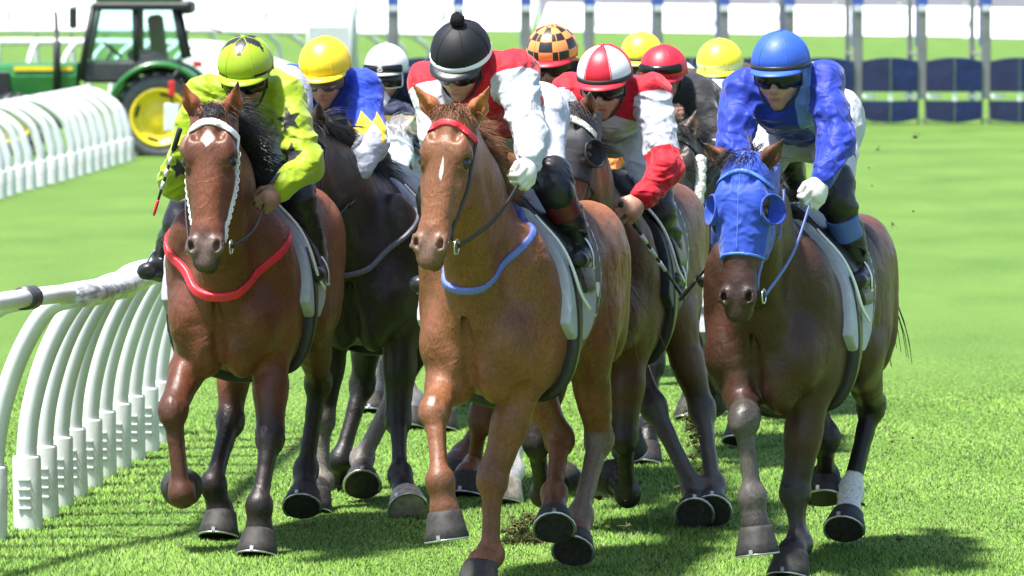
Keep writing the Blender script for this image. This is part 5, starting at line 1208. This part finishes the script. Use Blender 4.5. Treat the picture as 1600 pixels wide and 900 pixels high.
# ---- 1: bay with white browband, rider in lime with black stars
f1 = Fr(-1.215, 26.0, 10.5)
h1 = horse(f1, dict(hd(f1, (331, 174), (320, 402), (281, 121), (373, 124)), coat=COAT_BAY, hair=HAIR_BLK, seed=1, hs=1.08, h=0.0105,
    label='bay horse with white browband and white star leading beside the rail', marks=[(0.135, 0.0, 0.042, 0.026, 0.75)], pink=0.5, cheek=0.35, muzzle=0.75, redrump=0.6,
    RF=((270, 641, '+'), (284, 772, '+'), (284, 752, '-')), LF=((422, 684, '+'), (405, 790, '+'), (397, 894, '+')), pt_RF=0.55,
    RH=(None, (333, 757, -0.15), (344, 853, '+')), LH=(None, (478, 735, -0.95), (474, 797, '+')), blow=V3(-0.15, 0.45, 0.02), manelen=1.25, nmane=420, foreside=0.1, forelen=0.7, nfore=200))
SILK1 = cloth('lime_silk', [(0.27, 0.38, 0.010), BLK], 0.5)
def pat1(V, j):
    cr = j['fr'].R.T @ V3(1, 0, 0); m = np.full(len(V), -1.0)
    for (px, py, f, R, rot) in ((453, 186, 0.28, 0.062, 0.25), (457, 240, 0.34, 0.060, 0.0), (428, 278, 0.45, 0.05, 0.4), (283, 262, 0.40, 0.055, 0.2), (478, 205, 0.1, 0.05, 0.1)):
        c = j['fr'].px(px, py, f); d = V - c; x, y = d @ cr, d[:, 2]
        m = np.maximum(m, np.where(np.linalg.norm(d, axis=1) < 0.16, sd_star(x, y, R, rot=rot), -1))
    return dict(m1=msk(m))
LIME = plain('lime_cap', (0.28, 0.40, 0.012), 0.35, 0.5, var=0.06, bs=12, bstr=0.25, bd=0.01); CAPBLK = plain('cap_black', (0.016, 0.016, 0.018), 0.4, 0.5, var=0.1, bs=14, bstr=0.3, bd=0.01)
j1 = rider(f1, h1, (384, 101), seed=1, shR=(320, 150), shL=(446, 150), elL=(480, 258), wrL=(436, 298), elR=(276, 280, 0.36), wrR=(288, 238, 0.5), knL=(462, 300), anL=(492, 412), knR=(284, 345), anR=(256, 405), gloves=False, skin=M_SKIND,
    label='jockey in lime silks with black stars riding the bay horse by the rail', silk=SILK1, pattern=pat1, capmats=[LIME, CAPBLK], tilt=20, frame=M_BLACKCLOTH, cuff=LIME, h=0.0068,
    capfn=lambda th, ph: 1 if (sd_star(np.array([th * math.sin(ph)]), np.array([th * math.cos(ph)]), 1.02, 5, 0.40)[0] > 0 or th > 1.62 and abs(((ph + math.pi) % (2 * math.pi)) - math.pi) > 0.5) else 0)
bridle(h1, M_WHITEBAND, M_WHITEBAND, M_BLKLEATHER, j1['grips'], 0.030, chain=True)
neckstrap(h1, M_REDBAND, lo=1.20, hw=0.02, f0=0.47); saddlery(h1, M_PAD, M_NUM, M_WHITEBAND)
whip(f1, f1.px(277, 215, 0.55), f1.px(240, 336, 0.45), 'pale whip with red tip hanging left of the lime jockey', M_REDBAND)

# ---- 4: chestnut with red browband, rider in red and white with black bobble cap
f4 = Fr(-0.03, 24.5, 18)
h4 = horse(f4, dict(hd(f4, (708, 176), (669, 398), (643, 129), (765, 134)), coat=COAT_CHES, hair=HAIR_CHES, seed=4, hs=1.0, h=0.0105, eartip=0.2, points=0.2,
    label='chestnut horse with red browband and a highlight painted down its nose galloping at the centre front', marks=[(0.27, 0.012, 0.07, 0.008, 0.2)], pink=0.35, cheek=0.3, muzzle=0.5, redrump=0.8,  # marks here: highlight on the nose bridge, put into the coat colour
    RF=((679, 642, '+'), (688, 752, '+'), (703, 859, '+')), LF=((769, 750, '+'), (766, 892, '+'), (772, 950, '+')),
    RH=(None, (866, 772, -0.35), (866, 832, '+')), LH=(None, (906, 808, -0.55), (896, 868, '+')), dust_LH=0.7, blow=V3(-0.3, 0.3, 0.1), manelen=0.65, nmane=300, nfore=240, forelen=0.75))
SILK4 = cloth('red_white_silk', [RED, WHT])
def pat4(V, j):
    m = np.full(len(V), -1.0)
    for i in (0, 1):
        d, t = j['arm'][i]; u = nrm(j['el'][i] - j['sh'][i]); a = (V - j['sh'][i]) @ u; m = np.maximum(m, np.where((d < 0.115), np.minimum(a - 0.045, 0.2), -1))
    return dict(m1=msk(m))
CAPRED = plain('cap_red', (0.60, 0.012, 0.03), 0.45, 0.5, var=0.08, bs=14, bstr=0.3, bd=0.01); CAPWHT = plain('cap_white', (0.70, 0.70, 0.72), 0.45, 0.5, var=0.03)
j4 = rider(f4, h4, (720, 80), seed=4, shR=(672, 128), shL=(802, 112), elL=(828, 214), wrL=(826, 256), elR=(682, 212, 0.36), wrR=(712, 262), knL=(866, 292), anL=(906, 385), tilt=30, roll=-6, look=-4, hip=V3(-0.34, -0.07, 1.98), print=[[(841, 145), (848, 146), (848, 155), (842, 155)], [(847, 162), (847, 166)]], printf=-0.15,
    label='jockey in red and white silks and black bobble cap on the central chestnut horse', silk=SILK4, pattern=pat4, capmats=[plain('cap_black_knit', (0.009, 0.009, 0.012), 0.6, 0.3, var=0.15, bs=200, bstr=0.2)], band=CAPWHT, bobble=plain('bobble_wool', (0.012, 0.012, 0.014), 0.9, 0.2, bs=150, bstr=1.0, bd=0.01), peak=CAPBLK, cuff=CAPWHT,
    boottop=plain('maroon_boot_band', (0.10, 0.012, 0.016), 0.4, 0.4, bs=60), bt0=0.20, bt1=0.48, h=0.0068)
bridle(h4, M_REDBAND, M_BLKLEATHER, M_BLKLEATHER, j4['grips'], 0.030)
neckstrap(h4, M_BLUEBAND, lo=1.35, hw=0.016, f0=0.47); saddlery(h4, M_PAD, M_NUM, M_WHITEBAND, patch=(-0.36, 1.22))

# ---- 8: dark bay in a blue hood, rider in blue
f8 = Fr(1.185, 24.95, 17.5)
h8 = horse(f8, dict(hd(f8, (1163, 250), (1152, 480), (1093, 219), (1228, 214), 0.95, 1.10), coat=COAT_DBAY, hair=HAIR_BLK, seed=8, hs=1.03, h=0.0105, dz=-0.08, redrump=1.0,
    label='dark bay horse in a bright blue hood with blinker cups on the right', muzzle=0.5, RF=((1163, 655, '+'), (1176, 777, '+'), (1187, 876, '+')), LF=((1242, 771, '+'), (1248, 903, '+'), (1252, 955, '+')), dust_RF=0.45, dust_LF=0.15,
    RH=((1290, 685, -0.74), (1290, 745, -0.92), (1290, 782, -0.86)), LH=(None, (1329, 768, -0.85), (1321, 833, '+')), sock_LH=0.15, blow=V3(-0.3, -0.4, 0.25), manelen=0.8, nmane=300, forelen=1.0, foreside=-0.1))
SILK8 = cloth('royal_blue_silk', [(0.010, 0.030, 0.30), (0.13, 0.23, 0.55)], 0.55)
def pat8(V, j):
    q = V[:, 1] - j['mc'][1]; return dict(m1=msk(np.where((j['arm'][0][0] > 0.07) & (j['arm'][1][0] > 0.07), 0.034 - np.abs(q - 0.105), -1)))
CAPBLU = plain('cap_blue', (0.030, 0.095, 0.48), 0.5, 0.4, var=0.1, bs=14, bstr=0.3, bd=0.01)
j8 = rider(f8, h8, (1220, 96), seed=8, shR=(1164, 142), shL=(1288, 130), elL=(1308, 226), wrL=(1284, 284), elR=(1145, 235), wrR=(1180, 290), knL=(1304, 302), anL=(1340, 420), knR=(1140, 330), anR=(1132, 418), tilt=10, hip=V3(-0.34, 0.03, 1.93), printf=-0.15, printr=0.0035, print=[[(1328, 212), (1335, 217)], [(1326, 216), (1331, 222)], [(1324, 223), (1327, 225)], [(1324, 247), (1325.5, 257), (1327, 264)], [(1328, 248), (1329, 258)], [(1332, 241), (1334, 247)], [(1336, 236), (1338, 233)], [(1336, 227), (1339, 234)]],
    label='jockey in royal blue silks and blue cap on the blue hooded horse', silk=SILK8, pattern=pat8, capmats=[CAPBLU], band=CAPBLK, peak=CAPBLU, cuff=M_BLUEBAND, ring=True,
    boottop=plain('blue_boot_band', (0.06, 0.11, 0.36), 0.5, 0.4, bs=60), bt0=0.30, bt1=0.58, h=0.0068)
hood(h8, M_HOODB, M_HOODB, trim=M_HOODB2); bridle(h8, M_HOODB2, M_BLUEBAND, M_BLUEBAND, j8['grips'], 0.018, over=True)
saddlery(h8, M_PAD, M_NUM, M_WHITEBAND)

# ---- 2: black horse behind the bay, rider in blue with yellow diamonds
f2 = Fr(-0.66, 27.8, 12)
h2 = horse(f2, dict(hd(f2, (472, 192), (458, 385), (440, 160), (498, 154)), coat=COAT_BLK, hair=HAIR_BLK, seed=2, h=0.0125,
    label='near black horse half hidden behind the bay by the rail', RF=((503, 655, '+'), (503, 765, '+'), (517, 846, '+')), LF=((622, 655, '+'), (625, 742, '+'), (641, 797, '+')), hoof_LF=M_HOOFL, dust_RF=0.95,
    RH=(None, (532, 720, -0.6), (535, 757, '-')), LH=(None, (566, 716, -0.3), (566, 764, '+')), dust_LH=1.0))
SILK2 = cloth('blue_diamond_silk', [(0.015, 0.05, 0.45), WHT, (0.80, 0.52, 0.03)])
def pat2(V, j):
    m = np.full(len(V), -1.0); d_ = np.full(len(V), -1.0)
    for i in (0, 1):
        d, t = j['arm'][i]; ax = nrm(j['el'][i] - j['sh'][i]); e1 = nrm(np.cross(ax, (1, 0, 0))); e2 = np.cross(ax, e1); r = V - j['sh'][i]
        a = (np.arctan2(r @ e1, r @ e2) / (2 * math.pi) * 6) % 1; tri = np.abs(2 * a - 1); ok = d < 0.12
        m = np.maximum(m, np.where(ok, (t - 0.80) * 0.25, -1)); d_ = np.maximum(d_, np.where(ok, (0.26 * tri - np.abs(t - 0.80)) * 0.2, -1))
    return dict(m1=msk(m), m2=msk(d_))
CAPYEL = plain('cap_yellow', (0.82, 0.60, 0.02), 0.4, 0.5, var=0.06, bs=14, bstr=0.3, bd=0.01)
CLEAR = plain('clear_lens', (0.10, 0.085, 0.075), 0.1, 0.6, var=0)
j2 = rider(f2, h2, (508, 100), seed=2, shR=(455, 128), shL=(566, 138), elL=(580, 226), wrL=(546, 282), elR=(452, 225), wrR=(490, 300), knL=(588, 264), anL=(628, 382), slv=0.3, tilt=18, hip=V3(-0.32, -0.28, 1.80),
    label='jockey in blue silks with yellow diamonds and plain yellow cap beside the lime rider', silk=SILK2, pattern=pat2, capmats=[CAPYEL], cuff=CAPWHT, lens=CLEAR)
bridle(h2, M_BLKLEATHER, M_BLKLEATHER, M_BLKLEATHER, j2['grips']); saddlery(h2, M_PAD, M_NUM, M_WHITEBAND)
neckstrap(h2, plain('grey_strap', (0.12, 0.12, 0.14), 0.5), lo=1.25, hw=0.012)

# ---- 6: brown horse in a black hood, rider in red with white band
f6 = Fr(0.43, 26.6, 15)
h6 = horse(f6, dict(hd(f6, (890, 172), (879, 390), (850, 150), (923, 139)), coat=COAT_BRN, hair=HAIR_BRN, seed=6, h=0.0125, redrump=1.0, nmane=70, manelen=0.6,
    label='brown horse in a black mesh hood with white fluffy browband', RF=((838, 690, '+'), (848, 772, '-'), (878, 736, '-')), LF=((975, 682, '+'), (981, 772, '-'), (958, 735, '-')),
    RH=(None, (1085, 765, -0.35), (1085, 811, '+')), LH=(None, (1115, 760, -0.4), (1113, 806, '+')), dust_RH=0.35, dust_LH=0.35))
SILK6 = cloth('red_chevron_silk', [RED, WHT])
def pat6(V, j):
    m = np.full(len(V), -1.0); u = V[:, 2] - j['mc'][2]; tor = (j['arm'][0][0] > 0.075) & (j['arm'][1][0] > 0.075)
    m = np.where(tor, -0.085 - u + np.abs(np.abs(V[:, 1] - j['mc'][1]) - 0.0) * -0.35, m)
    for i in (0, 1):
        d, t = j['arm'][i]; uu = nrm(j['el'][i] - j['sh'][i]); a = (V - j['sh'][i]) @ uu
        m = np.where(d < 0.10, np.minimum(a - 0.03, (0.80 - t) * 0.3), m)
    return dict(m1=msk(m))
j6 = rider(f6, h6, (945, 114), seed=6, shR=(888, 145), shL=(1018, 146), elL=(1040, 262), wrL=(1000, 312), elR=(872, 240), wrR=(905, 312), knL=(1028, 322), anL=(1050, 418), tilt=15, hip=V3(-0.33, -0.04, 1.90), gloves=False, hsz=1.25,
    label='jockey in red silks with white band and red and white quartered cap', silk=SILK6, pattern=pat6, capmats=[CAPRED, CAPWHT], capfn=lambda th, ph: int((ph + math.pi / 6) / (math.pi / 3)) % 2, band=M_BLACKCLOTH, peak=CAPRED, ring=True, cuff=M_BLACKCLOTH,
    breech=plain('grey_breeches', (0.60, 0.61, 0.65), 0.65, 0.3, var=0.06, bs=22, bstr=0.6, bd=0.015), boottop=plain('tan_boot_band', (0.16, 0.13, 0.10), 0.6), bt0=0.12, bt1=0.3, h=0.0068)
hood(h6, M_HOODK, M_HOODK, alow=0.33); bridle(h6, M_FLUFF, M_BLKLEATHER, M_BLKLEATHER, j6['grips'], 0.034, over=True)
saddlery(h6, M_NUM, M_NUM, M_WHITEBAND, patch=(-0.36, 1.20))
whip(f6, j6['grips'][1], f6.px(1070, 468, 0.25), 'black whip with pale wraps held by the red and white capped jockey')

# ---- 5: chestnut behind the leader, rider in orange and black checks
f5 = Fr(0.20, 28.45, 14)
h5 = horse(f5, dict(gallop(0), **hd(f5, (832, 192), (820, 380))) | dict(coat=COAT_CHES, hair=HAIR_CHES, seed=5, h=0.014, points=0.3,
    label='chestnut horse with a white sock almost hidden behind the central chestnut', RF=((742, 692, '+'), (740, 745, '-'), (748, 778, '-')), LF=((800, 668, '+'), (801, 735, '+'), (808, 813, '+')), sock_LF=0.85, hoof_LF=M_HOOFL,
    RH=(None, (722, 740, -0.5), (722, 783, '+')), pt_RH=4.0, nmane=120))
SILK5 = cloth('orange_check_silk', [(0.80, 0.24, 0.05), BLK])
def pat5(V, j): return dict(m1=msk(0.02 * np.sin(V[:, 1] * 42) * np.sin(V[:, 2] * 42 + 1.0) * 2.0))
CAPORG = plain('cap_orange', (0.80, 0.26, 0.07), 0.4, 0.5, var=0.06)
j5 = rider(f5, h5, (863, 80), seed=5, tilt=14, hip=V3(-0.33, 0, 1.9), skin=M_SKIND, label='jockey in orange and black checked cap and silks behind the red sleeved rider', silk=SILK5, pattern=pat5, capmats=[CAPORG, CAPBLK],
    capfn=lambda th, ph: (int((th + 0.1) / 0.36) + int((ph + math.pi / 10) / (math.pi / 5))) % 2, peak=CAPRED, elL=(950, 235, 0.3), wrL=(938, 290, 0.5), h=0.009)
bridle(h5, M_BLKLEATHER, M_BLKLEATHER, M_BLKLEATHER, j5['grips'])

# ---- 7: black horse with sheepskin, rider in black with red cap
f7 = Fr(0.98, 30.6, 12)
h7 = horse(f7, dict(gallop(1), **hd(f7, (1056, 205), (1052, 370))) | dict(coat=COAT_BLK, hair=HAIR_BLK, seed=7, h=0.014, label='black horse with a pale sheepskin noseband behind the red sleeved rider', nmane=160))
SILK7 = cloth('black_silk', [BLK, (0.70, 0.70, 0.70)])
def pat7(V, j):
    m = np.full(len(V), -1.0)
    for i in (0, 1): d, t = j['arm'][i]; m = np.maximum(m, np.where(d < 0.12, 0.007 - np.abs(t - 1.02) * 0.26, -1))
    return dict(m1=msk(m))
j7 = rider(f7, h7, (1037, 109), seed=7, shL=(1095, 150), elL=(1118, 232), wrL=(1092, 285), tilt=12, hip=V3(-0.33, -0.03, 1.85), label='jockey in black silks and a red cap with goggles pushed up on it', silk=SILK7, pattern=pat7, capmats=[CAPRED], spare=True, sparez=0.030, nogog=True, skin=M_SKIND, gloves=False,
    h=0.009, boottop=None)
bridle(h7, M_BLKLEATHER, M_BLKLEATHER, M_BLUEBAND, j7['grips'])
def sheepskin(hz, a0=0.30):
    for s in (-1, 1):
        P = onto(hz['head'], spline([hz['H'](0.12, s * 0.11, -0.05), hz['H'](0.24, s * 0.11, -0.05), hz['H'](0.40, s * 0.085, -0.06)], 8), 0.02, 3); mb = MB(); mb.tube(P, [0.02] + [0.034 + 0.004 * math.sin(i * 2.1) for i in range(len(P) - 2)] + [0.02], 12); mb.build('sheepskin_cheek', M_FLUFF, hz['root'])
sheepskin(h7); saddlery(h7, M_PAD, M_NUM, M_WHITEBAND)

# ---- 3: grey in a white hood, rider in navy and yellow with white cap
f3 = Fr(-0.70, 33.3, 12)
h3 = horse(f3, dict(gallop(0), **hd(f3, (614, 205), (612, 385), (588, 172), (653, 175))) | dict(coat=COAT_GREY, hair=HAIR_GREY, seed=3, h=0.014, turn=-0.25,
    label='grey horse in a white hood seen behind the central chestnut', RF=(None, (653, 655, 0.75), (653, 692, '+')), LF=(None, (700, 662, 0.85), (700, 703, '+')), muzzle=0.6, nmane=160))
SILK3 = cloth('navy_yellow_silk', [(0.012, 0.017, 0.05), (0.72, 0.46, 0.02)])
def pat3(V, j): u = V[:, 2] - j['mc'][2]; return dict(m1=msk(0.055 - np.abs(u + 0.20)))
j3 = rider(f3, h3, (604, 104), seed=3, tilt=6, hip=V3(-0.33, 0, 1.85), label='jockey in navy and yellow silks with a white cap and white framed goggles', silk=SILK3, pattern=pat3, capmats=[CAPWHT], peak=plain('grey_peak', (0.33, 0.33, 0.34), 0.5), frame=M_WHITEBAND, spare=True, sparez=0.0, ring=True, h=0.009, gogz=-0.062)
hood(h3, M_HOODW, M_HOODW, alow=0.46, cups=False); bridle(h3, M_HOODW, M_WHITEBAND, M_BLKLEATHER, j3['grips'], 0.02, over=True); saddlery(h3, M_PAD, M_NUM, M_WHITEBAND)

# ---- 10 and 9: the two at the back
f10 = Fr(1.30, 33.5, 12)
h10 = horse(f10, dict(gallop(1), **hd(f10, (1128, 215), (1122, 370))) | dict(coat=COAT_BAY, hair=HAIR_BLK, seed=10, h=0.017, label='bay horse at the back hidden behind the blue hooded horse', nmane=120))
SILKY = cloth('dark_brown_silk', [(0.045, 0.028, 0.02)]); CAPYEL2 = plain('cap_lemon', (0.78, 0.68, 0.03), 0.4, 0.5, var=0.08, bs=14, bstr=0.3, bd=0.01)
j10 = rider(f10, h10, (1125, 99), seed=10, ks=1.08, tilt=12, hip=V3(-0.33, 0, 1.85), label='jockey in a lemon cap with pale band between the red capped and the blue riders', silk=SILKY, capmats=[CAPYEL2, plain('cap_cream', (0.80, 0.78, 0.45), 0.4)], capfn=lambda th, ph: 1 if th > 1.45 else 0, skin=M_SKIND, h=0.01)
bridle(h10, M_BLKLEATHER, M_BLKLEATHER, M_BLKLEATHER, j10['grips'])
f9 = Fr(0.90, 36.6, 12)
h9 = horse(f9, dict(gallop(0), **hd(f9, (1003, 190), (1000, 330))) | dict(coat=COAT_BRN, hair=HAIR_BRN, seed=9, h=0.017, label='brown horse at the very back hidden behind the black silked rider', nmane=120))
SILKY9 = cloth('yellow_band_silk', [(0.74, 0.50, 0.03)])
j9 = rider(f9, h9, (1003, 84), seed=9, ks=1.05, tilt=12, hip=V3(-0.33, 0, 1.85), label='jockey in a yellow cap with black band just behind the red cap', silk=SILKY9, capmats=[CAPYEL2], band=plain('dark_gold_band', (0.05, 0.03, 0.01), 0.5), h=0.01)
bridle(h9, M_BLKLEATHER, M_BLKLEATHER, M_BLKLEATHER, j9['grips'])
whip(f8, j8['grips'][0], f8.px(1062, 468, 0.1), 'black whip carried low on the far side of the blue hooded horse')

# ------------------------------------------------------------------ flying turf
M_CLOD = plain('soil_clod', (0.07, 0.05, 0.03), 0.9, 0.2, var=0.5, vs_=40, bs=60, bstr=1.0, bd=0.01)
M_CLODG = plain('turf_tuft', (0.13, 0.17, 0.05), 0.8, 0.2, var=0.4, vs_=40)
def clod(px, py, Y, size, seed):
    R = np.random.default_rng(seed); p = PT(px, py, Y); p[2] = max(p[2], size * 0.6); root = empty('turf_clod', p)
    props(root, 'small dark clod of turf thrown up by the galloping hooves', 'turf clod', 'clods of turf flying behind the hooves')
    th, ph = np.meshgrid(np.linspace(0, math.pi, 6), np.linspace(0, 2 * math.pi, 8, endpoint=False), indexing='ij')
    S_ = np.stack([np.sin(th) * np.cos(ph), np.sin(th) * np.sin(ph), np.cos(th)], -1).reshape(-1, 3) * size * (1, 0.8, 0.6) * R.uniform(0.6, 1.25, (48, 1))
    F = [(i * 8 + j, (i + 1) * 8 + j, (i + 1) * 8 + (j + 1) % 8, i * 8 + (j + 1) % 8) for i in range(5) for j in range(8)]; mk('soil', S_, F, M_CLOD, root, False)
    if size > 0.008:
        locks = [[np.zeros(3), R.normal(0, 1, 3) * size * 1.2, R.normal(0, 1, 3) * size * 2.2] for _ in range(6)]; strands('grass_tuft', locks, M_CLODG, root, r=0.0025)
k = 0
for (px, py, Y, s) in ((806, 818, 25.9, .018), (816, 826, 25.9, .026), (826, 838, 25.9, .03), (835, 848, 25.9, .028), (822, 858, 25.9, .024), (838, 866, 25.9, .02), (846, 880, 25.9, .022), (812, 838, 26, .014), (800, 808, 26, .01),
        (934, 776, 27, .022), (940, 686, 27, .014), (928, 690, 27, .012), (1088, 640, 28, .03), (1098, 655, 28, .026), (1092, 672, 28, .022), (1102, 632, 28, .02), (1085, 690, 28, .015), (950, 822, 26, .008), (981, 822, 26, .008), (1040, 810, 27, .007),
        (1258, 655, 25.5, .03), (1262, 640, 25.5, .02), (1258, 696, 26, .014), (1270, 790, 26, .008), (1348, 788, 26, .01), (1405, 842, 25.5, .012), (1394, 690, 27, .007), (1383, 668, 27, .006), (1430, 214, 40, .014), (1371, 234, 40, .009), (1358, 262, 38, .006), (1395, 350, 32, .007), (1362, 290, 34, .006),
        *[(820 + 22 * rng.normal(), 842 + 24 * rng.normal(), 25.9, rng.uniform(.008, .022)) for _ in range(46)], *[(1092 + 14 * rng.normal(), 668 + 32 * rng.normal(), 28, rng.uniform(.008, .022)) for _ in range(38)], *[(rng.uniform(880, 1430), rng.uniform(650, 880), 26.3, rng.uniform(.003, .007)) for _ in range(40)],
        (455, 700, 28, .012), (1072, 745, 28, .014), (1060, 760, 28, .01), (944, 648, 26.6, .02), (948, 660, 26.6, .018), (1427, 330, 32, .006), (373, 785, 26, .006)):
    k += 1; clod(px, py, Y, s * 1.25, k)
